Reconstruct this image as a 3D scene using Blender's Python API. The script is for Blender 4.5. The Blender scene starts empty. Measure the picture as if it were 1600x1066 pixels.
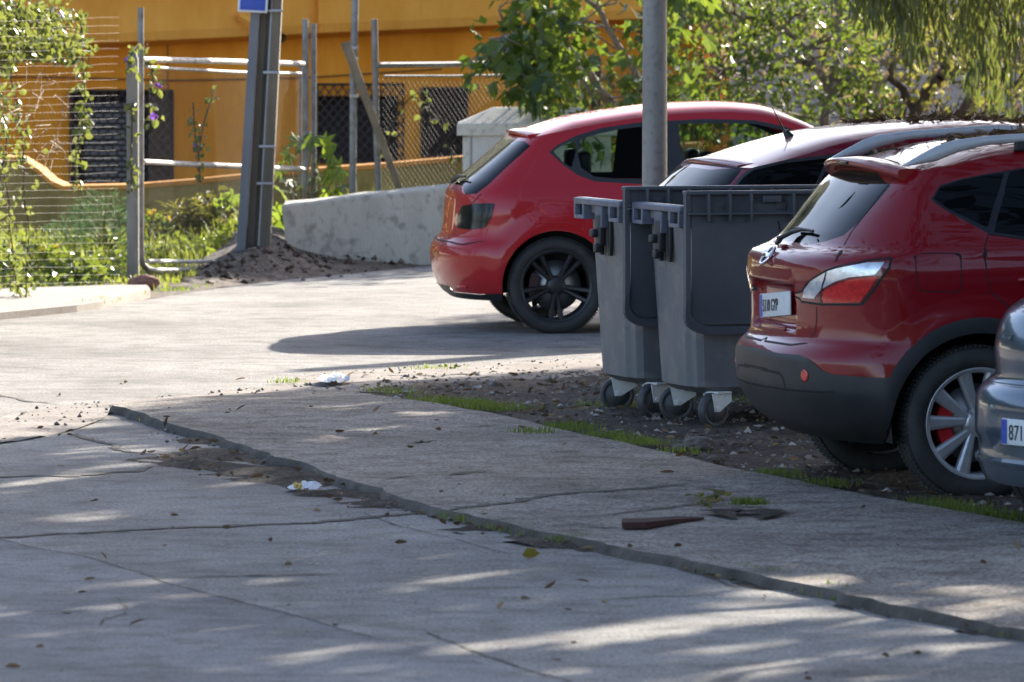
import bpy, bmesh, math, random
import numpy as np
from mathutils import Vector, Matrix
from mathutils.geometry import delaunay_2d_cdt
random.seed(7); RNG = np.random.default_rng(7)
R = math.radians
scene = bpy.context.scene
COL = scene.collection

# ------------------------------------------------------------------ camera, sky, sun, exposure
CAM_H, F_PX, HORIZON = 2.28, 10500.0, -15.0
PITCH = math.atan((533 - HORIZON) / F_PX)
cd = bpy.data.cameras.new('camera'); cam = bpy.data.objects.new('camera', cd); COL.objects.link(cam)
cam.location = (0, 0, CAM_H); cam.rotation_euler = (R(90) - PITCH, 0, 0)
cd.sensor_width = 36; cd.lens = 36 * F_PX / 1600; cd.clip_start = 0.5; cd.clip_end = 2000
cd.dof.use_dof = True; cd.dof.focus_distance = 35.0; cd.dof.aperture_fstop = 8.0
scene.camera = cam
SUN_AZ, SUN_EL = 29.0, 23.0
w = bpy.data.worlds.new('World'); scene.world = w; w.use_nodes = True
nt = w.node_tree; bg = nt.nodes['Background']
sky = nt.nodes.new('ShaderNodeTexSky'); sky.sky_type = 'NISHITA'; sky.sun_disc = False
sky.sun_elevation = R(SUN_EL); sky.sun_rotation = R(SUN_AZ); sky.dust_density = 1.4; sky.air_density = .65; sky.ozone_density = .3
nt.links.new(sky.outputs[0], bg.inputs[0]); bg.inputs[1].default_value = 0.135
sl = bpy.data.lights.new('sun', 'SUN'); sun = bpy.data.objects.new('sun', sl); COL.objects.link(sun)
sl.energy = 5.0; sl.angle = R(0.5); sl.color = (1, .93, .82)
SUN = Vector((math.sin(R(SUN_AZ)) * math.cos(R(SUN_EL)), math.cos(R(SUN_AZ)) * math.cos(R(SUN_EL)), math.sin(R(SUN_EL))))
sun.rotation_euler = (-SUN).to_track_quat('-Z', 'Y').to_euler(); sun.location = (10, 30, 30)
vs = scene.view_settings; vs.view_transform = 'Standard'; vs.look = 'None'; vs.gamma = 1; vs.exposure = 1.72
scene.render.film_transparent = False
try:
    scene.cycles.max_bounces = 8; scene.cycles.transparent_max_bounces = 16
except Exception: pass

# ------------------------------------------------------------------ pixel <-> world helpers (photo measurements)
CP, SP = math.cos(PITCH), math.sin(PITCH)
def ray(px, py):
    dx = (px - 800) / F_PX; dv = (533 - py) / F_PX
    return Vector((dx, CP + dv * SP, -SP + dv * CP))
def G(px, py, z=0.0):
    r = ray(px, py); t = (z - CAM_H) / r.z
    return Vector((r.x * t, r.y * t, z))
def V(px, py, D):
    r = ray(px, py); t = D / r.y
    return Vector((r.x * t, D, CAM_H + r.z * t))
def proj(P):
    P = np.asarray(P, float); x = P[:, 0]; y = P[:, 1]; z = P[:, 2] - CAM_H
    d = y * CP - z * SP; v = y * SP + z * CP
    return np.stack([800 + F_PX * x / d, 533 - F_PX * v / d], 1)

# ------------------------------------------------------------------ object helpers
def tag(o, label=None, cat=None, group=None, kind=None):
    if label: o['label'] = label
    if cat: o['category'] = cat
    if group: o['group'] = group
    if kind: o['kind'] = kind
    return o
def empty(name, loc, rz=0, **k):
    o = bpy.data.objects.new(name, None); COL.objects.link(o); o.location = loc; o.rotation_euler = (0, 0, rz)
    o.empty_display_size = .2
    return tag(o, **k)
def link(name, me, parent=None, mats=None):
    o = bpy.data.objects.new(name, me); COL.objects.link(o)
    for m in (mats or []): me.materials.append(m)
    if parent is not None: o.parent = parent
    return o
def copy_tree(o, parent=None):
    c = o.copy(); COL.objects.link(c); c.parent = parent
    for k in ('label', 'category', 'group'):
        pass
    for ch in list(o.children): copy_tree(ch, c)
    return c
class MB:
    def __init__(s): s.v = []; s.f = []; s.m = []; s.sm = []
    def add(s, vs, fs, m=0, smooth=False):
        b = len(s.v); s.v += [tuple(map(float, q)) for q in vs]
        for f in fs: s.f.append(tuple(b + i for i in f)); s.m.append(m); s.sm.append(smooth)
    def box(s, c, d, m=0, rot=None, taper=1.0):
        x, y, z = d[0] / 2, d[1] / 2, d[2] / 2
        vs = [Vector((sx * x * (taper if sz > 0 else 1), sy * y * (taper if sz > 0 else 1), sz * z)) for sz in (-1, 1) for sy in (-1, 1) for sx in (-1, 1)]
        if rot is not None: vs = [rot @ q for q in vs]
        s.add([q + Vector(c) for q in vs], [(0, 2, 3, 1), (4, 5, 7, 6), (0, 1, 5, 4), (2, 6, 7, 3), (0, 4, 6, 2), (1, 3, 7, 5)], m)
    def bbox(s, c, d, bev, m=0, rot=None, seg=2):
        bm = bmesh.new(); bmesh.ops.create_cube(bm, size=1)
        for q in bm.verts: q.co = Vector((q.co.x * d[0], q.co.y * d[1], q.co.z * d[2]))
        bmesh.ops.bevel(bm, geom=bm.edges[:], offset=bev, segments=seg, profile=.5, affect='EDGES')
        bm.verts.index_update()
        vs = [(rot @ q.co if rot is not None else q.co) + Vector(c) for q in bm.verts]
        s.add(vs, [[q.index for q in f.verts] for f in bm.faces], m, True); bm.free()
    def tube(s, pts, r, n=10, m=0, cap=True, smooth=True):
        pts = [Vector(p) for p in pts]; k = len(pts)
        rs = r if hasattr(r, '__len__') else [r] * k
        rings = []; up = None
        for i in range(k):
            t = (pts[min(i + 1, k - 1)] - pts[max(i - 1, 0)]).normalized()
            if up is None:
                a = Vector((0, 0, 1)) if abs(t.z) < .9 else Vector((1, 0, 0)); up = (a - t * a.dot(t)).normalized()
            else:
                up = up - t * up.dot(t); up = up.normalized() if up.length > 1e-6 else t.orthogonal().normalized()
            b = t.cross(up)
            rings.append([pts[i] + (up * math.cos(2 * math.pi * j / n) + b * math.sin(2 * math.pi * j / n)) * rs[i] for j in range(n)])
        vs = [q for rg in rings for q in rg]
        fs = [(i * n + j, i * n + (j + 1) % n, (i + 1) * n + (j + 1) % n, (i + 1) * n + j) for i in range(k - 1) for j in range(n)]
        s.add(vs, fs, m, smooth)
        if cap: s.add(rings[0], [tuple(range(n))[::-1]], m); s.add(rings[-1], [tuple(range(n))], m)
    def lathe_y(s, prof, n=40, m=0, smooth=True, c=(0, 0, 0)):
        # profile of (y, radius) spun about the local Y axis
        k = len(prof); vs = []
        for y, r in prof:
            for j in range(n):
                a = 2 * math.pi * j / n; vs.append((c[0] + r * math.cos(a), c[1] + y, c[2] + r * math.sin(a)))
        s.add(vs, [(i * n + j, (i + 1) * n + j, (i + 1) * n + (j + 1) % n, i * n + (j + 1) % n) for i in range(k - 1) for j in range(n)], m, smooth)
    def loft(s, rings, m=0, closed=True, caps=True, smooth=True):
        n = len(rings[0]); vs = [q for r in rings for q in r]
        e = n if closed else n - 1
        s.add(vs, [(i * n + j, i * n + (j + 1) % n, (i + 1) * n + (j + 1) % n, (i + 1) * n + j) for i in range(len(rings) - 1) for j in range(e)], m, smooth)
        if caps: s.add(rings[0], [tuple(range(n))[::-1]], m); s.add(rings[-1], [tuple(range(n))], m)
    def prism(s, poly, y0, y1, m=0, axis='y'):
        # poly of (x,z) extruded along y (or (x,y) along z)
        n = len(poly)
        f = (lambda p, t: (p[0], t, p[1])) if axis == 'y' else (lambda p, t: (p[0], p[1], t))
        vs = [f(p, y0) for p in poly] + [f(p, y1) for p in poly]
        s.add(vs, [tuple(range(n)), tuple(range(2 * n - 1, n - 1, -1))] + [(i, n + i, n + (i + 1) % n, (i + 1) % n) for i in range(n)], m)
    def build(s, name, mats, parent=None, fix=True, bevel=0):
        me = bpy.data.meshes.new(name); me.from_pydata(s.v, [], s.f)
        me.polygons.foreach_set('material_index', s.m); me.polygons.foreach_set('use_smooth', s.sm)
        if fix:
            bm = bmesh.new(); bm.from_mesh(me); bmesh.ops.recalc_face_normals(bm, faces=bm.faces[:]); bm.to_mesh(me); bm.free()
        me.update()
        o = link(name, me, parent, mats if isinstance(mats, (list, tuple)) else [mats])
        if bevel:
            b = o.modifiers.new('b', 'BEVEL'); b.width = bevel; b.segments = 2; b.limit_method = 'ANGLE'
        return o
def arrays_mesh(name, verts, faces, mats, parent=None, smooth=False, normals=None, matidx=None):
    verts = np.asarray(verts, np.float32); faces = np.asarray(faces, np.int32); k = faces.shape[1]
    me = bpy.data.meshes.new(name)
    me.vertices.add(len(verts)); me.vertices.foreach_set('co', verts.ravel())
    me.loops.add(faces.size); me.loops.foreach_set('vertex_index', faces.ravel())
    me.polygons.add(len(faces)); me.polygons.foreach_set('loop_start', np.arange(0, faces.size, k, dtype=np.int32))
    me.polygons.foreach_set('loop_total', np.full(len(faces), k, np.int32))
    me.polygons.foreach_set('use_smooth', np.full(len(faces), smooth))
    if matidx is not None: me.polygons.foreach_set('material_index', np.asarray(matidx, np.int32))
    me.update(calc_edges=True); me.validate()
    if normals is not None: me.normals_split_custom_set_from_vertices([tuple(q) for q in normals])
    return link(name, me, parent, mats if isinstance(mats, (list, tuple)) else [mats])

# ------------------------------------------------------------------ materials
def newmat(name):
    m = bpy.data.materials.new(name); m.use_nodes = True
    return m, m.node_tree, m.node_tree.nodes['Principled BSDF']
def srgb(r, g, b):
    f = lambda c: (c / 255 / 12.92) if c <= 10 else ((c / 255 + .055) / 1.055) ** 2.4
    return (f(r), f(g), f(b))
def M(name, col, rough=.6, metal=0.0, col2=None, vs=4.0, bump=0.0, bs=60.0, coat=0.0, spec=.5, stretch=None, contrast=.5, dist=.01, speck=None, spscale=150, spamt=.35):
    m, t, b = newmat(name); L = t.links.new
    b.inputs['Roughness'].default_value = rough; b.inputs['Metallic'].default_value = metal
    b.inputs['Coat Weight'].default_value = coat; b.inputs['Coat Roughness'].default_value = .03
    b.inputs['Specular IOR Level'].default_value = spec
    b.inputs['Base Color'].default_value = (*col, 1)
    tc = t.nodes.new('ShaderNodeTexCoord'); src = tc.outputs['Object']
    if stretch:
        mp = t.nodes.new('ShaderNodeMapping'); mp.inputs['Scale'].default_value = stretch; L(src, mp.inputs[0]); src = mp.outputs[0]
    out = None
    if col2:
        n = t.nodes.new('ShaderNodeTexNoise'); n.inputs['Scale'].default_value = vs; n.inputs['Detail'].default_value = 8; n.inputs['Roughness'].default_value = .65
        L(src, n.inputs['Vector'])
        cr = t.nodes.new('ShaderNodeValToRGB'); h = .5 * (1 - contrast) * .6
        cr.color_ramp.elements[0].position = .3 + h * .3; cr.color_ramp.elements[1].position = .7 - h * .3
        cr.color_ramp.elements[0].color = (*col, 1); cr.color_ramp.elements[1].color = (*col2, 1)
        L(n.outputs['Fac'], cr.inputs[0]); out = cr.outputs[0]; L(out, b.inputs['Base Color'])
    if speck:
        n2 = t.nodes.new('ShaderNodeTexNoise'); n2.inputs['Scale'].default_value = spscale; n2.inputs['Detail'].default_value = 3
        L(tc.outputs['Object'], n2.inputs['Vector'])
        c2 = t.nodes.new('ShaderNodeValToRGB'); c2.color_ramp.elements[0].position = .52; c2.color_ramp.elements[1].position = .68
        c2.color_ramp.elements[0].color = (0, 0, 0, 1); c2.color_ramp.elements[1].color = (spamt,) * 3 + (1,)
        L(n2.outputs['Fac'], c2.inputs[0])
        mx = t.nodes.new('ShaderNodeMix'); mx.data_type = 'RGBA'; L(c2.outputs[0], mx.inputs['Factor'])
        if out is not None: L(out, mx.inputs['A'])
        else: mx.inputs['A'].default_value = (*col, 1)
        mx.inputs['B'].default_value = (*speck, 1); L(mx.outputs['Result'], b.inputs['Base Color'])
    if bump:
        n3 = t.nodes.new('ShaderNodeTexNoise'); n3.inputs['Scale'].default_value = bs; n3.inputs['Detail'].default_value = 5
        L(src, n3.inputs['Vector'])
        bp = t.nodes.new('ShaderNodeBump'); bp.inputs['Strength'].default_value = bump; bp.inputs['Distance'].default_value = dist
        L(n3.outputs['Fac'], bp.inputs['Height']); L(bp.outputs[0], b.inputs['Normal'])
    return m
def leafmat(name, c1, c2, c3, trans=.45, tcol=(.35, .5, .03), rough=.35, spec=.5):
    m, t, b = newmat(name); L = t.links.new
    g = t.nodes.new('ShaderNodeNewGeometry'); cr = t.nodes.new('ShaderNodeValToRGB')
    cr.color_ramp.elements[0].color = (*c1, 1); cr.color_ramp.elements[1].color = (*c3, 1)
    e = cr.color_ramp.elements.new(.6); e.color = (*c2, 1)
    L(g.outputs['Random Per Island'], cr.inputs[0]); L(cr.outputs[0], b.inputs['Base Color'])
    b.inputs['Roughness'].default_value = rough; b.inputs['Specular IOR Level'].default_value = spec
    tr = t.nodes.new('ShaderNodeBsdfTranslucent')
    mul = t.nodes.new('ShaderNodeMix'); mul.data_type = 'RGBA'; mul.inputs['Factor'].default_value = .6
    L(cr.outputs[0], mul.inputs['A']); mul.inputs['B'].default_value = (*tcol, 1); L(mul.outputs['Result'], tr.inputs[0])
    mx = t.nodes.new('ShaderNodeMixShader'); mx.inputs[0].default_value = trans
    L(b.outputs[0], mx.inputs[1]); L(tr.outputs[0], mx.inputs[2]); L(mx.outputs[0], t.nodes['Material Output'].inputs[0])
    return m
def glassmat(name, tint, amount, rough=.0):
    m, t, b = newmat(name); L = t.links.new
    b.inputs['Base Color'].default_value = (.004, .005, .006, 1); b.inputs['Roughness'].default_value = .02; b.inputs['Specular IOR Level'].default_value = .15
    b.inputs['Coat Weight'].default_value = .0
    tp = t.nodes.new('ShaderNodeBsdfTransparent'); tp.inputs[0].default_value = (*tint, 1)
    mx = t.nodes.new('ShaderNodeMixShader'); mx.inputs[0].default_value = amount
    L(b.outputs[0], mx.inputs[1]); L(tp.outputs[0], mx.inputs[2]); L(mx.outputs[0], t.nodes['Material Output'].inputs[0])
    return m
def dirty_paint(name, col, rough=.3, metal=.0, coat=.7, flake=0):
    m, t, b = newmat(name); L = t.links.new
    b.inputs['Base Color'].default_value = (*col, 1); b.inputs['Metallic'].default_value = metal; b.inputs['Coat Weight'].default_value = coat
    b.inputs['Coat Roughness'].default_value = .03; b.inputs['Roughness'].default_value = rough; b.inputs['Specular IOR Level'].default_value = .15
    tc = t.nodes.new('ShaderNodeTexCoord'); n = t.nodes.new('ShaderNodeTexNoise'); n.inputs['Scale'].default_value = 6; n.inputs['Detail'].default_value = 9
    L(tc.outputs['Object'], n.inputs['Vector'])
    mr = t.nodes.new('ShaderNodeMapRange'); mr.inputs[1].default_value = .4; mr.inputs[2].default_value = .8; mr.inputs[3].default_value = .02; mr.inputs[4].default_value = .12
    L(n.outputs['Fac'], mr.inputs[0]); L(mr.outputs[0], b.inputs['Coat Roughness'])
    # road dust settled low on the panels: a fixed film of dirt, strongest near the sill
    sp = t.nodes.new('ShaderNodeSeparateXYZ'); L(tc.outputs['Object'], sp.inputs[0])
    m2 = t.nodes.new('ShaderNodeMapRange'); m2.inputs[1].default_value = .75; m2.inputs[2].default_value = .3; m2.inputs[3].default_value = .0; m2.inputs[4].default_value = .14
    L(sp.outputs['Z'], m2.inputs[0])
    mu = t.nodes.new('ShaderNodeMath'); mu.operation = 'MULTIPLY'; L(m2.outputs[0], mu.inputs[0]); L(n.outputs['Fac'], mu.inputs[1])
    mx = t.nodes.new('ShaderNodeMix'); mx.data_type = 'RGBA'; L(mu.outputs[0], mx.inputs['Factor'])
    mx.inputs['A'].default_value = (*col, 1); mx.inputs['B'].default_value = (.16, .13, .10, 1); L(mx.outputs['Result'], b.inputs['Base Color'])
    return m

def groundmat(name, c0, c1, c2, s=(.6, 5.0, 55.0), amt=(.9, .5, .55), bump=.8, dist=.008, pits=.25, rough=.88):
    m, t, b = newmat(name); L = t.links.new; b.inputs['Roughness'].default_value = rough; b.inputs['Specular IOR Level'].default_value = .25
    tc = t.nodes.new('ShaderNodeTexCoord'); src = tc.outputs['Object']
    def noise(sc, det=5, r=.6):
        n = t.nodes.new('ShaderNodeTexNoise'); n.inputs['Scale'].default_value = sc; n.inputs['Detail'].default_value = det; n.inputs['Roughness'].default_value = r; L(src, n.inputs['Vector']); return n.outputs['Fac']
    def ramp(f, stops):
        cr = t.nodes.new('ShaderNodeValToRGB'); E = cr.color_ramp.elements; E[0].position, E[0].color = stops[0][0], (*stops[0][1], 1); E[1].position, E[1].color = stops[-1][0], (*stops[-1][1], 1)
        for p, c in stops[1:-1]: e = E.new(p); e.color = (*c, 1)
        L(f, cr.inputs[0]); return cr.outputs[0]
    def mul(a, b_, f):
        mx = t.nodes.new('ShaderNodeMix'); mx.data_type = 'RGBA'; mx.blend_type = 'MULTIPLY'; mx.inputs['Factor'].default_value = f; L(a, mx.inputs['A']); L(b_, mx.inputs['B']); return mx.outputs['Result']
    col = ramp(noise(s[0], 9, .68), [(.34, c0), (.5, c1), (.66, c2)])
    col = mul(col, ramp(noise(s[1], 8, .7), [(.36, (.55, .53, .50)), (.52, (1, 1, 1)), (.7, (1.12, 1.11, 1.10))]), amt[0])
    g = noise(s[2], 4, .75); col = mul(col, ramp(g, [(.38, (.30, .29, .28)), (.5, (.95, .95, .95)), (.64, (1.5, 1.5, 1.48))]), amt[1])
    v = t.nodes.new('ShaderNodeTexVoronoi'); v.inputs['Scale'].default_value = s[2] * .3; L(src, v.inputs['Vector'])
    col = mul(col, ramp(v.outputs['Distance'], [(.10, (.25, .23, .21)), (.24, (1, 1, 1))]), pits)
    L(col, b.inputs['Base Color'])
    bp = t.nodes.new('ShaderNodeBump'); bp.inputs['Strength'].default_value = bump; bp.inputs['Distance'].default_value = dist; L(g, bp.inputs['Height']); L(bp.outputs[0], b.inputs['Normal'])
    return m

MAT = {}
MAT['paint_dark_red'] = dirty_paint('dark red paint', (.21, .002, .006), rough=.4, metal=.0)
MAT['paint_red'] = dirty_paint('bright red paint', (.42, .008, .014), rough=.4, metal=.0)
MAT['paint_wine'] = dirty_paint('wine red paint', (.18, .004, .018), rough=.4, metal=.1)
MAT['paint_silver'] = dirty_paint('silver blue paint', (.09, .12, .155), rough=.22, metal=.6)
MAT['black_plastic'] = M('black plastic', (.015, .016, .018), .5, col2=(.026, .025, .025), vs=6, bump=.15, bs=400, dist=.001)
MAT['gloss_black'] = M('gloss black trim', (.008, .008, .009), .15)
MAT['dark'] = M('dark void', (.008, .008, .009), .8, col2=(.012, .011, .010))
MAT['gap'] = M('panel gap', (.006, .004, .004), .7)
MAT['rubber'] = M('tyre rubber', (.02, .02, .021), .75, col2=(.04, .037, .033), vs=12, bump=.25, bs=120, dist=.002)
MAT['alloy'] = M('alloy', (.60, .60, .61), .38, metal=.6, col2=(.46, .45, .44), vs=8)
MAT['black_alloy'] = M('black alloy', (.012, .012, .013), .35, col2=(.02, .02, .02), vs=9)
MAT['chrome'] = M('chrome', (.8, .8, .82), .12, metal=1.0)
MAT['disc'] = M('brake disc', (.25, .24, .23), .4, metal=.9)
MAT['caliper'] = M('red caliper', (.4, .01, .015), .4)
MAT['dark_caliper'] = M('black caliper', (.03, .008, .008), .5)
MAT['glass_dark'] = glassmat('privacy glass', (.05, .055, .06), .12)
MAT['glass_tint'] = glassmat('tinted glass', (.72, .84, .76), .80)
MAT['glass_mid'] = glassmat('dark tinted glass', (.2, .25, .27), .3)
MAT['red_lens'] = M('red lens', (.80, .02, .015), .12, coat=1.0, col2=(.42, .006, .006), vs=45, bump=.3, bs=90, dist=.003)
MAT['clear_lens'] = M('clear lens', (.85, .86, .88), .18, metal=.45, coat=1.0, col2=(.55, .57, .60), vs=22, bump=.25, bs=60, dist=.004)
MAT['smoked_lens'] = M('smoked lens', (.008, .009, .012), .12, spec=.35)
MAT['grey_rail'] = M('grey satin rail', (.52, .53, .55), .42, metal=.25, col2=(.46, .47, .49), vs=9)
MAT['plate'] = M('plate white', (.72, .73, .72), .45, col2=(.62, .63, .62), vs=20)
MAT['plate_blue'] = M('plate blue', (.02, .06, .35), .4)
MAT['ink'] = M('plate ink', (.01, .01, .012), .5)
MAT['bin_plastic'] = M('grey bin plastic', srgb(94, 95, 98), .55, col2=srgb(114, 113, 111), vs=3, bump=.1, bs=300, dist=.001, speck=srgb(140, 132, 122), spscale=9, spamt=.5, stretch=(1, 1, .35))
MAT['bin_lid'] = M('dark lid plastic', (.060, .066, .076), .55, col2=(.082, .088, .098), vs=4, bump=.1, bs=300, dist=.001)
MAT['galv'] = M('galvanised steel', (.42, .43, .44), .45, metal=.6, col2=(.30, .30, .31), vs=5)
MAT['caster'] = M('zinc caster', (.74, .74, .72), .5, col2=(.58, .56, .52), vs=30)
MAT['caster_tyre'] = M('caster rubber', (.035, .036, .04), .6, col2=(.07, .068, .066), vs=25)
# ------------------------------------------------------------------ car builder: one analytic skin, cut by outlines
def pchip(xs, ys):
    xs = np.asarray(xs, float); ys = np.asarray(ys, float); h = np.diff(xs); d = np.diff(ys) / h
    m = np.zeros(len(xs)); m[0] = d[0]; m[-1] = d[-1]
    for i in range(1, len(xs) - 1):
        if d[i - 1] * d[i] > 0:
            w1 = 2 * h[i] + h[i - 1]; w2 = h[i] + 2 * h[i - 1]; m[i] = (w1 + w2) / (w1 / d[i - 1] + w2 / d[i])
    def f(x):
        x = np.clip(np.asarray(x, float), xs[0], xs[-1]); i = np.clip(np.searchsorted(xs, x) - 1, 0, len(xs) - 2)
        t = (x - xs[i]) / h[i]
        return (1 + 2 * t) * (1 - t) ** 2 * ys[i] + t * (1 - t) ** 2 * h[i] * m[i] + t * t * (3 - 2 * t) * ys[i + 1] + t * t * (t - 1) * h[i] * m[i + 1]
    return f
def sstep(t): t = np.clip(t, 0, 1); return t * t * (3 - 2 * t)
def pip(P, poly):
    poly = np.asarray(poly, float); x, y = P[:, 0], P[:, 1]; ins = np.zeros(len(P), bool); n = len(poly); j = n - 1
    for i in range(n):
        xi, yi = poly[i]; xj, yj = poly[j]
        c = ((yi > y) != (yj > y)) & (x < (xj - xi) * (y - yi) / ((yj - yi) if yj != yi else 1e-12) + xi)
        ins ^= c; j = i
    return ins
def resample(poly, d, closed=True):
    out = []; n = len(poly)
    for i in range(n if closed else n - 1):
        a = np.asarray(poly[i], float); b = np.asarray(poly[(i + 1) % n], float); k = max(1, int(math.ceil(np.linalg.norm(b - a) / d)))
        for t in range(k): out.append(a + (b - a) * t / k)
    if not closed: out.append(np.asarray(poly[-1], float))
    return np.array(out)
def smooth_poly(pts, it=2, closed=True):
    P = [np.asarray(p, float) for p in pts]
    for _ in range(it):
        Q = []; n = len(P)
        for i in range(n if closed else n - 1):
            a, b = P[i], P[(i + 1) % n]; Q += [a * .75 + b * .25, a * .25 + b * .75]
        if not closed: Q = [P[0]] + Q + [P[-1]]
        P = Q
    return np.array(P)
def segdist(P, A, B):
    out = np.full(len(P), 1e9)
    for a, b in zip(A, B):
        ab = b - a; L2 = max(ab @ ab, 1e-12)
        t = np.clip(((P - a) @ ab) / L2, 0, 1); out = np.minimum(out, np.linalg.norm(P - (a + t[:, None] * ab), axis=1))
    return out
def cdt_parts(domain, parts, spacing, inside_extra=None):
    """domain polygon; parts = list of polygons. returns verts, tris, class (-1 body, k part)"""
    loops = [resample(domain, spacing)] + [resample(p, spacing) for p in parts]
    vs = []; es = []; A = []; B = []
    for lp in loops:
        b = len(vs); n = len(lp); vs += [Vector((float(p[0]), float(p[1]))) for p in lp]
        es += [(b + i, b + (i + 1) % n) for i in range(n)]; A += list(lp); B += list(np.roll(lp, -1, 0))
    lo = np.min(loops[0], 0); hi = np.max(loops[0], 0)
    gx, gy = np.meshgrid(np.arange(lo[0] + spacing / 2, hi[0], spacing), np.arange(lo[1] + spacing / 2, hi[1], spacing))
    gx[::2] += spacing / 2
    g = np.stack([gx.ravel(), gy.ravel()], 1); g = g[pip(g, loops[0])]
    A = np.array(A); B = np.array(B)
    g = g[segdist(g, A, B) > spacing * .45]
    vs += [Vector((float(a), float(b))) for a, b in g]
    r = delaunay_2d_cdt(vs, es, [], 0, 1e-6)
    P = np.array([[q.x, q.y] for q in r[0]]); T = np.array([t for t in r[2] if len(t) == 3])
    C = P[T].mean(1); keep = pip(C, loops[0]); T = T[keep]; C = C[keep]
    cls = np.full(len(T), -1)
    for k in range(len(parts)):
        cls[(cls < 0) & pip(C, loops[k + 1])] = k
    # consistent winding
    a = P[T[:, 1]] - P[T[:, 0]]; b = P[T[:, 2]] - P[T[:, 0]]; flip = (a[:, 0] * b[:, 1] - a[:, 1] * b[:, 0]) < 0
    T[flip] = T[flip][:, ::-1]
    return P, T, cls

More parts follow.
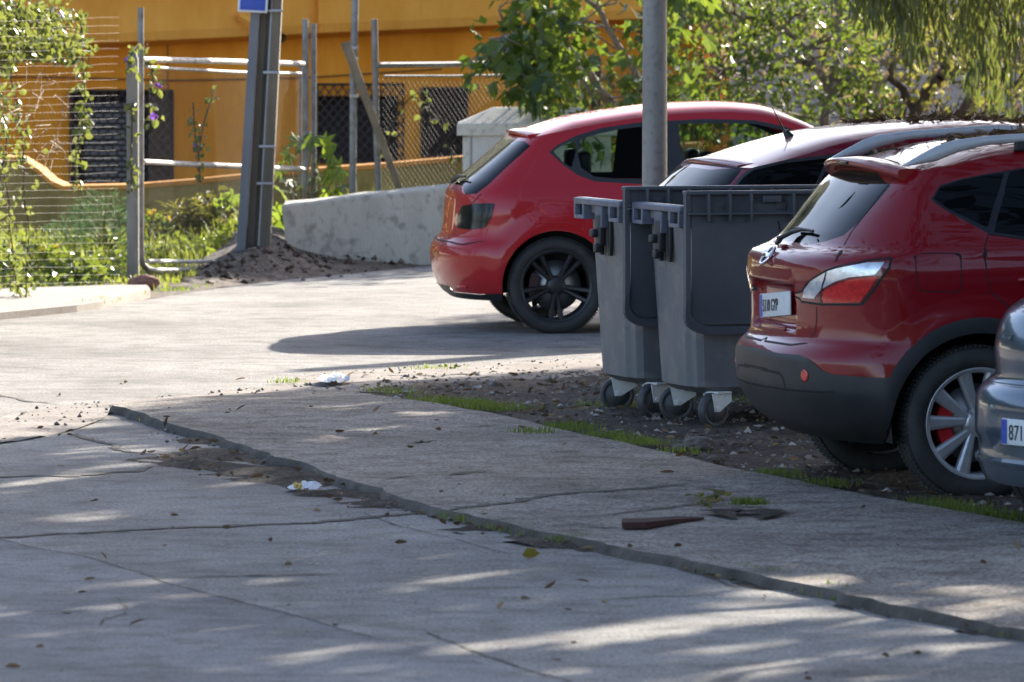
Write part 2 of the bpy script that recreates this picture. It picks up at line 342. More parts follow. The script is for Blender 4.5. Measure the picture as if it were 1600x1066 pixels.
class Car:
    def __init__(s, X0, Y0, th, wz, xr, zre, p=2.6, rc=.45, L=4.3, rise=.055, zt=1.47, kap=.93, xfz=None, flare=.03, wheels=(.845, 2.63, .33), arch=.40, rd=None, z0=0.0, crease=None, splan=1.2):
        s.X0, s.Y0, s.th, s.z0 = X0, Y0, R(th), z0
        s.w = pchip(*zip(*wz)); s.xr = pchip(*zip(*xr)); s.zre = pchip(*zip(*zre)); s.p = p
        s.rc = rc if callable(rc) else (lambda z, rc=rc: np.full(np.shape(z), rc)); s.L = L; s.rise = rise; s.zt = zt; s.kap = kap
        s.W0 = max(q[1] for q in wz); s.uk = kap * s.W0; s.qk = 1 - (1 - kap ** p) ** (1 / p)
        s.flare = flare; s.xw = wheels[0]; s.wb = wheels[1]; s.zw = wheels[2]; s.arch = arch; s.rd = rd; s.crease = crease; s.splan = splan
        s.xf = lambda z: L - .28 * np.maximum(0, np.asarray(z) - .7) - .25 * np.maximum(0, .4 - np.asarray(z))
    def xs(s, z): return s.xr(z) + s.rc(z) * s.qk
    def wall(s, uz):
        u, z = uz[:, 0], uz[:, 1]; w = s.w(z); xr = s.xr(z); rc = s.rc(z); p = s.p
        rat = np.clip(np.abs(u) / s.W0, 0, s.kap)
        xa = xr + rc * (1 - (1 - rat ** p) ** (1 / p)); ya = rat * w
        x = s.xs(z) + np.maximum(u - s.uk, 0)
        t = np.clip((x - xr) / rc, 0, 1); E = (1 - (1 - t) ** p) ** (1 / p)
        xf = s.xf(z); tf = np.clip((xf - x) / .75, 0, 1); Ef = (1 - (1 - tf) ** 2.4) ** (1 / 2.4)
        plan = 1 - .05 * sstep((x - s.splan) / 2.8) * (z < 9)
        yb = w * E * Ef * plan
        for xc in (s.xw, s.xw + s.wb):
            r = np.hypot(x - xc, z - s.zw)
            yb = yb + s.flare * sstep(1 - np.abs(r - s.arch - .02) / .17) * sstep((x - s.xs(z)) / .15) * sstep((1.0 - z) / .2)
        if s.crease: yb = yb + s.crease(x, z)
        side = u > s.uk
        X = np.where(side, x, xa); Y = np.where(side, yb, ya)
        if s.rd is not None: X = X + np.where(side, 0, s.rd(ya, z))
        return np.stack([X, -Y, z], 1)          # right hand side (towards the camera)
    def normal(s, uz):
        e = .004; du = np.array([[e, 0]]); dz = np.array([[0, e]])
        lo = uz.copy(); lo[:, 0] = np.abs(lo[:, 0])
        up = s.wall(uz + du); um = s.wall(uz - du)
        neg = (uz[:, 0] - e) < 0
        um[neg, 1] = -um[neg, 1]
        a = up - um; b = s.wall(uz + dz) - s.wall(uz - dz)
        n = np.cross(a, b); n /= np.maximum(np.linalg.norm(n, axis=1), 1e-9)[:, None]
        return n
    def world(s, P):
        P = np.asarray(P, float); c, q = math.cos(s.th), math.sin(s.th)
        return np.stack([s.X0 + P[:, 0] * c - P[:, 1] * q, s.Y0 + P[:, 0] * q + P[:, 1] * c, P[:, 2] + s.z0], 1)
    def side(s, x, z):
        return (s.uk + x - float(s.xs(z)), z)
    def rear(s, y, z): return (y * s.W0 / float(s.w(z)), z)
    def SD(s, pts):
        return s.px([('s', *p) for p in pts])
    def px(s, pts, zr=(.2, 1.6)):
        """photo pixels -> (u,z) on the near skin"""
        if not hasattr(s, '_g'):
            U, Z = np.meshgrid(np.arange(0.0, 3.2, .03), np.arange(.2, 1.62, .03)); g = np.stack([U.ravel(), Z.ravel()], 1)
            W = s.wall(g); N = s.normal(g); g = g[np.isfinite(W).all(1)]; 
            c, q = math.cos(s.th), math.sin(s.th); N = s.normal(g); ny = N[:, 0] * q + N[:, 1] * c
            ok = ny < .15; s._g = g[ok]; s._gp = proj(s.world(s.wall(s._g)))
        D = []
        for i, p in enumerate(pts):
            D.append(p)
            if i + 1 < len(pts):
                q = pts[i + 1]
                if not isinstance(p[0], str) and not isinstance(q[0], str):
                    k = int(np.hypot(p[0] - q[0], p[1] - q[1]) / 7); D += [(p[0] + (q[0] - p[0]) * j / (k + 1), p[1] + (q[1] - p[1]) * j / (k + 1)) for j in range(1, k + 1)]
                elif isinstance(p[0], str) and p[0] == q[0] == 's':
                    k = int(math.hypot(p[1] - q[1], p[2] - q[2]) / .03); D += [('s', p[1] + (q[1] - p[1]) * j / (k + 1), p[2] + (q[2] - p[2]) * j / (k + 1)) for j in range(1, k + 1)]
        out = []
        for p in D:
            if p[0] == 'c': out.append((0.0, p[1])); continue
            if p[0] == 's': out.append(s.side(p[1], p[2])); continue
            if p[0] == 'r': out.append(s.rear(p[1], p[2])); continue
            t = np.array(p, float); k = np.argmin(np.sum((s._gp - t) ** 2, 1)); uz = s._g[k].copy()
            for _ in range(8):
                a = np.array([uz, uz + [.003, 0], uz + [0, .003]]); q = proj(s.world(s.wall(a)))
                J = np.stack([(q[1] - q[0]) / .003, (q[2] - q[0]) / .003], 1)
                try: d = np.linalg.lstsq(J, t - q[0], rcond=.05)[0]
                except Exception: break
                uz = uz + np.clip(d, -.05, .05); uz[0] = max(uz[0], 0)
            out.append(tuple(uz))
        return out
    def domain(s, zbot=.25, bot=None, d=.03):
        u0 = []; zt = s.zt
        us = np.linspace(0, s.uk, 14); top = [(u, zt) for u in us]
        x = float(s.xs(zt)); xend = float(s.xf(s.zre(s.L))) - .004
        for xx in np.arange(x + .03, xend, .05): top.append(s.side(xx, float(s.zre(xx))))
        top.append(s.side(xend, float(s.zre(xend))))
        s.top = np.array(top)
        # bottom edge: rear bumper, arch, sill, arch, front
        def arch(xc):
            r = s.arch; a0 = math.asin(max(-.99, (zbot - s.zw) / r))
            return [s.side(xc - r * math.cos(a), s.zw + r * math.sin(a)) for a in np.linspace(a0, math.pi - a0, 34)]
        B = []
        zb = bot or (lambda u: zbot)
        for u in np.linspace(0, s.side(s.xw - s.arch * math.cos(math.asin((zbot - s.zw) / s.arch)), zbot)[0] - .02, 16): B.append((u, zb(u)))
        B += arch(s.xw)
        B += [s.side(q, zbot - .02) for q in np.linspace(s.xw + s.arch + .04, s.xw + s.wb - s.arch - .04, 12)]
        B += arch(s.xw + s.wb)
        B += [s.side(q, zbot) for q in np.linspace(s.xw + s.wb + s.arch + .03, float(s.xf(zbot)) - .004, 6)]
        ztf = float(s.zre(xend))
        F = [s.side(float(s.xf(zz)) - .004, zz) for zz in np.linspace(zbot + .05, ztf - .03, 10)]
        return B + F + top[::-1]
    def build(s, name, paint, parts, label, cat, spacing=.035, lines=(), rubber=(), group=None, front_glass=True, zbot=.25, bot=None, wheel_args=None, glass=None, under=True):
        s.root = tag(empty(name, (s.X0, s.Y0, s.z0), s.th), label, cat, group)
        dom = s.domain(zbot, bot)
        P, T, cls = cdt_parts(dom, [p['poly'] for p in parts], spacing)
        X = s.wall(P); N = s.normal(P)
        def collect(T, off=0, X=X, N=N):
            ids = np.unique(T); mp = -np.ones(len(X), int); mp[ids] = np.arange(len(ids))
            return X[ids] + N[ids] * off, mp[T], N[ids]
        vs, fs, ns, mi = [], [], [], []
        def acc(v, t, n, m):
            b = sum(len(q) for q in vs); vs.append(v); ns.append(n); fs.append(t + b); mi.append(np.full(len(t), m))
        def both(T, m=0, off=0, X=X, N=N):
            v, t, n = collect(T, off, X, N); acc(v, t[:, ::-1] if False else t, n, m)
            f = np.array([1, -1, 1]); acc(v * f, t[:, ::-1], n * f, m)
        both(T[cls < 0])
        # roof, windscreen and bonnet skin
        s.build_top(both, acc)
        # panel gaps and rubber seals as thin strips lying on the skin
        for ln, wd, closed, *o in lines: s.ribbon(acc, ln, wd, o[0] if o else .0012, 1, closed)
        for ln, wd, closed in rubber: s.ribbon(acc, ln, wd, .0016, 2, closed)
        s.body = arrays_mesh('body', np.concatenate(vs), np.concatenate(fs), [MAT[paint], MAT['gap'], MAT['black_plastic']], s.root, True, np.concatenate(ns), np.concatenate(mi))
        for k, p in enumerate(parts):
            Tk = T[cls == k]
            if len(Tk) == 0: print('EMPTY PART', name, p['name']); continue
            v, t, n = collect(Tk, p.get('off', 0)); f = np.array([1, -1, 1])
            par = s.root
            if p.get('parent'): par = [o for o in s.root.children if o.name.split('.')[0] == p['parent']]
            if p.get('merge'):
                o = arrays_mesh(p['name'], np.concatenate([v, v * f]), np.concatenate([t, t[:, ::-1] + len(v)]), MAT[p['mat']], par, True, np.concatenate([n, n * f]))
                if p.get('label'): o['label'] = p['label']
            else:
                for sd in (1, -1):
                    pr = par
                    if p.get('parent'): pr = par[0 if sd == 1 else 1]
                    o = arrays_mesh(p['name'], v if sd == 1 else v * f, t if sd == 1 else t[:, ::-1], MAT[p['mat']], pr, True, n if sd == 1 else n * f)
        if under: s.build_under(zbot)
        if wheel_args: s.build_wheels(**wheel_args)
        return s.root
    def ribbon(s, acc, ln, wd, off, m, closed):
        L = resample(np.array(ln, float), .012, closed)
        nxt = np.roll(L, -1, 0) if closed else np.vstack([L[1:], 2 * L[-1] - L[-2]])
        prv = np.roll(L, 1, 0) if closed else np.vstack([2 * L[0] - L[1], L[:-1]])
        t = nxt - prv; t /= np.maximum(np.linalg.norm(t, axis=1), 1e-9)[:, None]; nn = np.stack([-t[:, 1], t[:, 0]], 1) * wd / 2
        a = L + nn; b = L - nn; a[:, 0] = np.maximum(a[:, 0], 0); b[:, 0] = np.maximum(b[:, 0], 0)
        Q = np.concatenate([a, b]); X = s.wall(Q); N = s.normal(Q); X = X + N * off; k = len(L)
        idx = np.arange(k if closed else k - 1); j = (idx + 1) % k
        tri = np.concatenate([np.stack([idx, idx + k, j], 1), np.stack([j, idx + k, j + k], 1)])
        f = np.array([1, -1, 1]); acc(X, tri, N, m); acc(X * f, tri[:, ::-1], N * f, m)
    def ztop(s, x, y, xb_pad=0):
        """height of the roof / windscreen / bonnet skin"""
        e = s._edge; ye = np.interp(x, e[:, 0], e[:, 1]); ze = s.zre(np.maximum(x, s._x0))
        r = np.clip(np.abs(y) / np.maximum(ye, .02), 0, 1)
        xb = np.interp(np.abs(y), s._rb[:, 1], s._rb[:, 0])
        back = np.clip((x - xb) / .35, 0, 1) ** .6
        front = np.clip((s.L - .1 - x) / .5, 0, 1) ** .5
        z0 = np.where(x < s._x0, s.zt, ze)
        return z0 + s.rise * np.sqrt(np.maximum(1 - r ** 3.2, 0)) * back * front
    def build_top(s, both, acc):
        Wt = s.wall(s.top); Wt[:, 1] = -Wt[:, 1]
        nr = 14; s._rb = Wt[:nr, :2].copy(); s._edge = Wt[nr - 1:, :2].copy(); s._x0 = float(Wt[nr - 1, 0])
        poly = [(p[0], p[1]) for p in Wt] + [(Wt[-1, 0], 0), (Wt[0, 0], 0)]
        poly = [p for i, p in enumerate(poly) if i == 0 or np.hypot(p[0] - poly[i - 1][0], p[1] - poly[i - 1][1]) > 1e-4]
        # windscreen glass region
        xs0, xs1 = s.screen
        g = np.array([(xs0 + .04, 0), (xs0 + .07, np.interp(xs0, s._edge[:, 0], s._edge[:, 1]) - .07), (xs1 - .08, np.interp(xs1, s._edge[:, 0], s._edge[:, 1]) - .08), (xs1 + .03, 0)])
        P, T, cls = cdt_parts(np.array(poly), [g], .05)
        bx, by = P[:, 0], P[:, 1]; z = s.ztop(bx, by); e = .006
        X = np.stack([bx, -by, z], 1)
        gx = (s.ztop(bx + e, by) - s.ztop(bx - e, by)) / (2 * e)
        ym = np.minimum(by + e, np.interp(bx, s._edge[:, 0], s._edge[:, 1]) - .004); gy = (s.ztop(bx, ym) - s.ztop(bx, np.abs(ym - 2 * e))) / (2 * e); gy[by < e] = 0
        gy = np.clip(gy, -3, 0)
        N = np.stack([-gx, gy, np.ones_like(gx)], 1); N /= np.linalg.norm(N, axis=1)[:, None]
        def coll(T):
            ids = np.unique(T); mp = -np.ones(len(X), int); mp[ids] = np.arange(len(ids)); return X[ids], mp[T], N[ids]
        f = np.array([1, -1, 1])
        v, t, n = coll(T[cls < 0][:, ::-1]); acc(v, t, n, 0); acc(v * f, t[:, ::-1], n * f, 0)
        v, t, n = coll(T[cls == 0][:, ::-1])
        arrays_mesh('windscreen', np.concatenate([v, v * f]), np.concatenate([t, t[:, ::-1] + len(v)]), MAT[s.glass], s.root, True, np.concatenate([n, n * f]))
    def build_under(s, zbot):
        m = MB(); wi = s.W0 - .1
        # floor pan and inner dark box between the wheel wells
        m.box((s.L / 2 + .1, 0, zbot + .06), (s.L - .9, 2 * (wi - .25), .1))
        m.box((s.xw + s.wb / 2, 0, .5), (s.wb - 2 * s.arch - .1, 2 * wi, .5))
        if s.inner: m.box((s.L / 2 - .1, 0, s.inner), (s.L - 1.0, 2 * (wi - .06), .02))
        for xc in (s.xw, s.xw + s.wb):
            for sd in (-1, 1):
                r = s.arch - .004; n = 20
                y0 = sd * (s.W0 - .02); y1 = sd * (s.W0 - .42); A = [math.pi * (1.12 * i / n - .06) for i in range(n + 1)]
                vs = [(xc + r * math.cos(a), y0, s.zw + r * math.sin(a)) for a in A] + [(xc + r * math.cos(a), y1, s.zw + r * math.sin(a)) for a in A]
                m.add(vs, [(i, i + 1, n + 2 + i, n + 1 + i) for i in range(n)], 0, True)
                m.add([(xc + r * math.cos(a), y1, s.zw + r * math.sin(a)) for a in A], [tuple(range(n + 1))])
            m.tube([(xc, -s.W0 + .3, s.zw), (xc, s.W0 - .3, s.zw)], .05)
        # close the sides of the tail below the boot floor
        m.box((.62, 0, zbot + .12), (.30, 1.1, .14))
        m.build('underbody', MAT['dark'], s.root, fix=False)
    def build_wheels(s, Rw, rim, width, style, mat_rim, inset=.0):
        proto = None
        for xc in (s.xw, s.xw + s.wb):
            for sd in (-1, 1):
                if proto is None: o = proto = make_wheel(Rw, rim, width, style, mat_rim); o.parent = s.root
                else: o = copy_tree(proto, s.root)
                o.location = (xc, sd * (s.W0 - width / 2 - inset), Rw - .004); o.rotation_euler = (0, 0, 0 if sd == -1 else math.pi)
                if sd == 1: o.rotation_euler = (0, R(20), math.pi)
def make_wheel(Rw, rim, W, style, mat_rim):
    """outer face towards -Y"""
    h = W / 2
    hub = MB(); hub.lathe_y([(-.02, .0), (-.02, rim * .72), (.0, rim * .72), (.0, 0)], 40)
    hub.tube([(0, -h * .35, 0), (0, h, 0)], .055, 16)
    if style != 'thin': hub.lathe_y([(h * .45, .0), (h * .45, rim * .97), (h * .5, rim * .97), (h * .5, 0)], 40, m=1)
    o = hub.build('wheel', [MAT['disc'], MAT['dark']])
    t = MB(); s_ = Rw - rim
    prof = [(h * .72, rim), (h * .98, rim + s_ * .3), (h * 1.0, rim + s_ * .55), (h * .88, Rw - .014), (h * .72, Rw - .003), (h * .2, Rw), (-h * .2, Rw), (-h * .72, Rw - .003), (-h * .88, Rw - .014), (-h * 1.0, rim + s_ * .55), (-h * .99, rim + s_ * .32), (-h * .86, rim + .006), (-h * .72, rim)]
    t.lathe_y(prof, 72)
    for k in range(96):                                   # shoulder tread blocks
        a = 2 * math.pi * k / 96; c, q = math.cos(a), math.sin(a); rot = Matrix(((c, 0, -q), (0, 1, 0), (q, 0, c))).to_3x3()
        for yy in (-h * .62, 0, h * .62): t.box(rot @ Vector((Rw, yy, 0)), (.008, h * .42, .013), 0, rot)
    t.build('tyre', MAT['rubber'], o)
    r = MB()
    r.lathe_y([(h * .7, rim - .004), (h * .3, rim - .022), (-h * .55, rim - .02), (-h * .8, rim - .012), (-h * .88, rim + .004), (-h * .85, rim + .010), (-h * .76, rim + .006)], 64)
    r.lathe_y([(-h * .62, 0), (-h * .62, .045), (-h * .56, .06), (-h * .3, .068), (-h * .1, .06)], 24)
    def spoke(a0, a1, w0, w1, dep=.024):
        c0, s0 = math.cos(a0), math.sin(a0)
        p0 = Vector((.05 * math.cos(a0), 0, .05 * math.sin(a0))); p1 = Vector(((rim - .012) * math.cos(a1), 0, (rim - .012) * math.sin(a1)))
        d = (p1 - p0).normalized(); n = Vector((-d.z, 0, d.x)); rings = []
        for tt in (0, .25, .55, .85, 1):
            q = p0.lerp(p1, tt); wd = w0 + (w1 - w0) * tt ** 1.4; yy = -h * (.58 + .22 * tt ** 1.5)
            ch = wd * .22
            rings.append([q + n * (wd / 2 + .004) + Vector((0, yy + dep, 0)), q + n * wd / 2 + Vector((0, yy + .006, 0)), q + n * (wd / 2 - ch) + Vector((0, yy, 0)), q - n * (wd / 2 - ch) + Vector((0, yy, 0)), q - n * wd / 2 + Vector((0, yy + .006, 0)), q - n * (wd / 2 + .004) + Vector((0, yy + dep, 0))])
        r.loft(rings, smooth=False)
    if style == 'twin':
        for k in range(5):
            a = 2 * math.pi * k / 5 + R(90); spoke(a - R(8), a - R(17), .033, .066); spoke(a + R(8), a + R(17), .033, .066)
    elif style == 'thin':
        for k in range(5):
            a = 2 * math.pi * k / 5 + R(54); spoke(a - R(8), a - R(9), .026, .030); spoke(a + R(8), a + R(9), .026, .030)
    else:
        for k in range(7):
            a = 2 * math.pi * k / 7; spoke(a, a, .04, .05)
    for k in range(5):
        a = 2 * math.pi * (k + .5) / 5 + R(90); r.tube([(.055 * math.cos(a), -h * .66, .055 * math.sin(a)), (.055 * math.cos(a), -h * .5, .055 * math.sin(a))], .0085, 8)
    r.build('rim', MAT[mat_rim], o)
    c = MB(); A = [R(150 + 60 * i / 6) for i in range(7)]
    c.prism([((rim * .76) * math.cos(a), (rim * .76) * math.sin(a)) for a in A] + [((rim * .5) * math.cos(a), (rim * .5) * math.sin(a)) for a in A[::-1]], -.045, .03)
    c.build('brake_caliper', MAT['dark_caliper' if style == 'thin' else 'caliper'], o)
    return o
def lettering(name, text, size, mat, parent, loc, rot, ext=.0015, sx=1.0, align='LEFT'):
    cu = bpy.data.curves.new(name, 'FONT'); cu.body = text; cu.size = size; cu.extrude = ext; cu.align_x = align
    t = bpy.data.objects.new('tmp', cu); COL.objects.link(t); bpy.context.view_layer.update()
    me = bpy.data.meshes.new_from_object(t.evaluated_get(bpy.context.evaluated_depsgraph_get())); bpy.data.objects.remove(t); me.name = name
    o = link(name, me, parent, [mat]); o.location = loc; o.rotation_euler = rot; o.scale = (sx, 1, 1)
    return o
def plate(root, text, loc, rot, size=.088, w=.52, h=.11, start=None, sx=.82):
    """number plate facing local -X of the car; built in XZ facing -Y then turned"""
    m = MB(); m.bbox((0, 0, 0), (w, .008, h), .003)
    o = m.build('licence_plate', MAT['plate'], root); o.location = loc; o.rotation_euler = rot
    b = MB(); b.box((-w / 2 + .022, -.0052, 0), (.04, .002, h - .008)); b.build('country_band', MAT['plate_blue'], o)
    lettering('lettering', text, size, MAT['ink'], o, (start if start is not None else -w / 2 + .055, -.0062, -size * .36), (R(90), 0, 0), .0008, sx)
    return o
# ------------------------------------------------------------------ the four cars
def frame_on(n, up=Vector((0, 0, 1))):
    n = Vector(n).normalized(); right = (-n).cross(up).normalized(); u = n.cross(right).normalized()
    return Matrix((right, u, n)).transposed()
def spot(car, p, sd=1):
    uz = np.array(car.px([p])); P = car.wall(uz)[0]; N = car.normal(uz)[0]
    P = Vector((P[0], P[1] * sd, P[2])); N = Vector((N[0], N[1] * sd, N[2])); return P, N
def disc_on(name, mat, root, P, N, r, t=.006, off=0.0, n=28, sx=1.0):
    m = MB(); vs = [(sx * r * math.cos(a), r * math.sin(a), 0) for a in np.linspace(0, 2 * math.pi, n, endpoint=False)]
    m.loft([[(x * 1.0, y, 0) for x, y, _ in vs], [(x, y, t * .7) for x, y, _ in vs], [(x * .86, y * .86, t) for x, y, _ in vs]], smooth=False)
    o = m.build(name, mat, root); o.matrix_local = Matrix.Translation(P + N * off) @ frame_on(N).to_4x4(); return o

# --- dark red crossover in front
def q_rd(y, z):
    a = sstep((.375 - y) / .05) * sstep((z - .725) / .03) * sstep((.955 - z) / .02)
    b = sstep((.40 - y) / .06) * sstep((z - .945) / .015) * sstep((1.005 - z) / .04)
    return .040 * a - .016 * b
def q_crease(x, z):
    c = .012 * np.exp(-((z - 1.125) / .03) ** 2) * sstep((x - .5) / .3)
    c = c - .014 * np.exp(-((z - .62) / .09) ** 2) * sstep((x - 1.45) / .15) * sstep((3.0 - x) / .15)
    return c
Q = Car(1.075, 30.685, 13,
        wz=[(.2, .83), (.25, .845), (.38, .875), (.56, .888), (.72, .882), (.86, .886), (1.0, .888), (1.08, .876), (1.15, .842), (1.22, .802), (1.3, .765), (1.4, .715), (1.5, .655), (1.6, .58)],
        xr=[(.2, .36), (.25, .28), (.32, .16), (.40, .085), (.5, .045), (.62, .04), (.66, .055), (.71, .105), (.8, .112), (.9, .108), (1.0, .092), (1.05, .094), (1.085, .122), (1.12, .215), (1.2, .295), (1.3, .38), (1.4, .47), (1.46, .53), (1.6, .66)],
        zre=[(.6, 1.47), (.75, 1.488), (1.0, 1.53), (1.4, 1.56), (2.0, 1.562), (2.35, 1.54), (2.75, 1.33), (3.25, 1.06), (3.6, 1.02), (4.0, .93), (4.33, .80)],
        p=2.6, rc=pchip((.2,1.0,1.15,1.3,1.42,1.6),(.44,.44,.38,.27,.19,.17)), L=4.33, rise=.06, zt=1.468, wheels=(.845, 2.63, .335), arch=.415, rd=q_rd, crease=q_crease, flare=.022)
Q.screen = (2.36, 3.2); Q.glass = 'glass_mid'; Q.inner = 1.08
z4 = lambda pts: [(1130 + x / 5.33, 380 + y / 5.33) for x, y in pts]
q_quarter = smooth_poly(Q.px([(1458, 311), (1470, 292), (1500, 282), (1540, 274), (1569, 270), (1562, 295), (1550, 330), (1543, 356), (1520, 345), (1485, 328)]), 1)
q_glass = Q.px([(1578, 268.5), (1600, 265), ('s', 1.7, 1.505), ('s', 2.2, 1.495), ('s', 2.45, 1.40), ('s', 2.92, 1.14), ('s', 2.6, 1.13), ('s', 1.9, 1.165), (1600, 370), (1553, 363), (1560, 335), (1570, 300)])
q_light = Q.px(z4([(640, 462), (655, 400), (700, 335), (780, 275), (860, 230), (950, 198), (1100, 168), (1200, 145), (1360, 125), (1400, 133), (1385, 200), (1290, 335), (1220, 430), (1150, 512), (820, 512), (650, 487)]))
q_clear = Q.px(z4([(665, 455), (680, 385), (730, 320), (800, 275), (870, 235), (960, 208), (1100, 182), (1200, 165), (1345, 158), (1300, 220), (1262, 265), (1150, 275), (1050, 285), (950, 315), (870, 355), (820, 385), (760, 463)]))
q_red = Q.px(z4([(835, 400), (900, 365), (980, 330), (1060, 305), (1160, 290), (1270, 278), (1285, 285), (1210, 400), (1140, 492), (840, 495), (822, 440)]))
q_rear_glass = Q.px([('c', 1.128), ('r', .25, 1.128), (1291, 377), (1318, 368), (1344, 346), (1392, 290), (1384, 284), ('r', .3, 1.452), ('c', 1.455)])
q_frame = Q.px([(1455, 311), (1468, 290), (1500, 280), (1540, 272), (1600, 262), ('s', 1.7, 1.512), ('s', 2.2, 1.503), ('s', 2.46, 1.41), ('s', 2.95, 1.13), ('s', 2.6, 1.115), ('s', 1.9, 1.155), (1600, 374), (1544, 365), (1520, 352), (1483, 332), (1460, 317)])
aq = [Q.side(.845 - .485 * math.cos(a), .335 + .485 * math.sin(a)) for a in np.linspace(R(27), math.pi - .12, 30)]
af = [Q.side(3.475 - .485 * math.cos(a), .335 + .485 * math.sin(a)) for a in np.linspace(.12, math.pi - .3, 30)]
q_clad = Q.px([('c', .645), ('r', .35, .64), (1250, 555), (1262, 560), (1274, 569), (1285, 579), (1300, 585), (1335, 588), (1362, 590)]) + aq + Q.SD([(1.5, .39), (2.8, .39)]) + af + [Q.side(4.2, .5), (Q.side(4.33, .5)[0] + .05, .5), (Q.side(4.33, .1)[0] + .05, .1), (-.0, .1)]
q_door = Q.px([(1544, 366), (1538, 388), (1541, 420), (1546, 455)]) + Q.SD([(1.02, .825), (1.18, .74), (1.29, .62), (1.345, .5), (1.36, .405), (1.9, .405), (1.9, 1.155)]) + Q.px([(1600, 374)])
q_fdoor = Q.SD([(1.915, .405), (2.9, .405), (3.02, .55), (3.0, 1.09), (2.6, 1.12), (1.915, 1.155)])
q_fuel = smooth_poly(Q.px([(1431, 399), (1440, 396), (1495, 396), (1502, 402), (1502, 450), (1495, 457), (1440, 455), (1432, 448), (1431, 399)]), 1)
q_lensline = Q.px(z4([(862, 240), (850, 300), (832, 350), (824, 400), (820, 500)]))
q_hatch = Q.px([(1305, 409), (1330, 363), (1398, 276)])
q_hatch2 = Q.px([(1276, 480), (1276, 500), (1274, 518), (1262, 536), (1235, 539), (1195, 533), ('c', .695)])
q_line3 = Q.px([('c', .560), ('r', .2, .560), (1190, 577), (1218, 583), (1224, 590), (1228, 607)])
q_line4 = Q.px([('c', .478), ('r', .2, .478), (1200, 604), (1232, 609), (1285, 613), (1305, 612)])
q_line5 = Q.px([(1163, 586), (1176, 588), (1176, 599), (1163, 597), (1163, 586)])
def build_q():
    parts = [
        dict(name='rear_window', mat='glass_dark', poly=q_rear_glass, merge=True),
        dict(name='clear_lens', mat='clear_lens', poly=q_clear, off=.004),
        dict(name='red_lens', mat='red_lens', poly=q_red, off=.004),
        dict(name='tail_light', mat='red_housing', poly=q_light, off=.001),
        dict(name='quarter_window', mat='glass_dark', poly=q_quarter),
        dict(name='side_window', mat='glass_dark', poly=q_glass),
        dict(name='window_frame', mat='gloss_black', poly=q_frame),
        dict(name='bumper_cladding', mat='black_plastic', poly=q_clad, merge=True, off=.003),
        dict(name='rear_door', mat='paint_dark_red', poly=q_door),
        dict(name='front_door', mat='paint_dark_red', poly=q_fdoor),
    ]
    root = Q.build('crossover_car', 'paint_dark_red', parts, 'dark red crossover with grey roof rails and clear tail lights, parked on the dirt', 'car', spacing=.028,
        lines=[(q_door, .006, True), (q_fuel, .005, True), (q_hatch, .007, False), (q_hatch2, .007, False), (q_light, .010, True), (q_lensline, .007, False, .0055), (q_line3, .012, False, .0045), (q_line4, .009, False, .0045), (q_line5, .006, True, .0045)],
        rubber=[],
        group='cars parked in a row', wheel_args=dict(Rw=.347, rim=.245, width=.215, style='twin', mat_rim='alloy', inset=-.002))
    reparent(root, 'tail_light', ('clear_lens', 'red_lens'))
    # spoiler over the rear window
    m = MB(); rings = []
    for y in np.linspace(-.61, .61, 25):
        a = abs(y) / .61; xe = .455 + .085 * a ** 2.5; zt = 1.512 - .036 * a ** 2; zb = zt - .034 - .012 * a ** 3
        xg = float(Q.xr(1.44)) + .19 * (1 - (1 - min(.999, (a * .80)) ** 2.6) ** (1 / 2.6)) + .02
        rings.append([(xe + .006, y, zt), (xe - .004, y, zt - .012), (xe, y, zb + .006), (xe + .012, y, zb), (xg, y, zb - .012), (xg + .05, y, zb), (max(xe, .5) + .14, y, zt - .002), (max(xe, .5) + .07, y, zt + .008 - .004 * a)])
    m.loft(rings, smooth=True); sp = m.build('spoiler', MAT['paint_dark_red'], root)
    b = MB(); b.bbox((.452, 0, 1.492), (.012, .16, .014), .004); b.build('brake_lamp', MAT['smoked_lens'], sp)
    # roof rails
    for sd in (-1, 1):
        r = MB(); S = [(.56, 1.488, 1.494), (.63, 1.496, 1.535), (.72, 1.512, 1.582), (.80, 1.545, 1.606), (.95, 1.582, 1.624), (1.3, 1.606, 1.646), (1.8, 1.608, 1.648), (2.1, 1.590, 1.628), (2.28, 1.56, 1.598), (2.40, 1.530, 1.536)]
        rings = []
        for x, a, b_ in S:
            yc = sd * (.605 - .02 * max(0, x - 1.8)); h = (b_ - a) / 2; zc_ = (a + b_) / 2
            rings.append([(x, yc + .021 * math.cos(t) * (1 if abs(math.cos(t)) > .5 else 1), zc_ + h * math.copysign(abs(math.sin(t)) ** .7, math.sin(t))) for t in np.linspace(0, 2 * math.pi, 12, endpoint=False)])
        m2 = r; m2.loft(rings); rl = m2.build('roof_rail', MAT['grey_rail'], root)
        for x in (1.13, 1.85):
            f = MB(); f.bbox((x, sd * .605, 1.585), (.09, .034, .06), .008); f.build('rail_foot', MAT['black_plastic'], rl)
    # number plate, badge, lettering, reflectors, wiper, handles, tow cover, exhaust
    pl = plate(root, '5110 GYP', (.134, 0, .845), (0, R(-4), R(-90)), .080, sx=.80)
    e = MB(); n = 30
    tor = [[((.049 + .008 * math.cos(t)) * math.cos(a), (.049 + .008 * math.cos(t)) * math.sin(a), .008 * math.sin(t)) for t in np.linspace(0, 2 * math.pi, 8, endpoint=False)] for a in np.linspace(0, 2 * math.pi, n + 1)]
    e.loft(tor, caps=False); e.bbox((0, 0, .004), (.112, .024, .010), .003)
    eb = e.build('badge', MAT['chrome'], root); P, N = spot(Q, ('c', 1.065)); eb.matrix_local = Matrix.Translation(P + N * .006) @ frame_on(N).to_4x4()
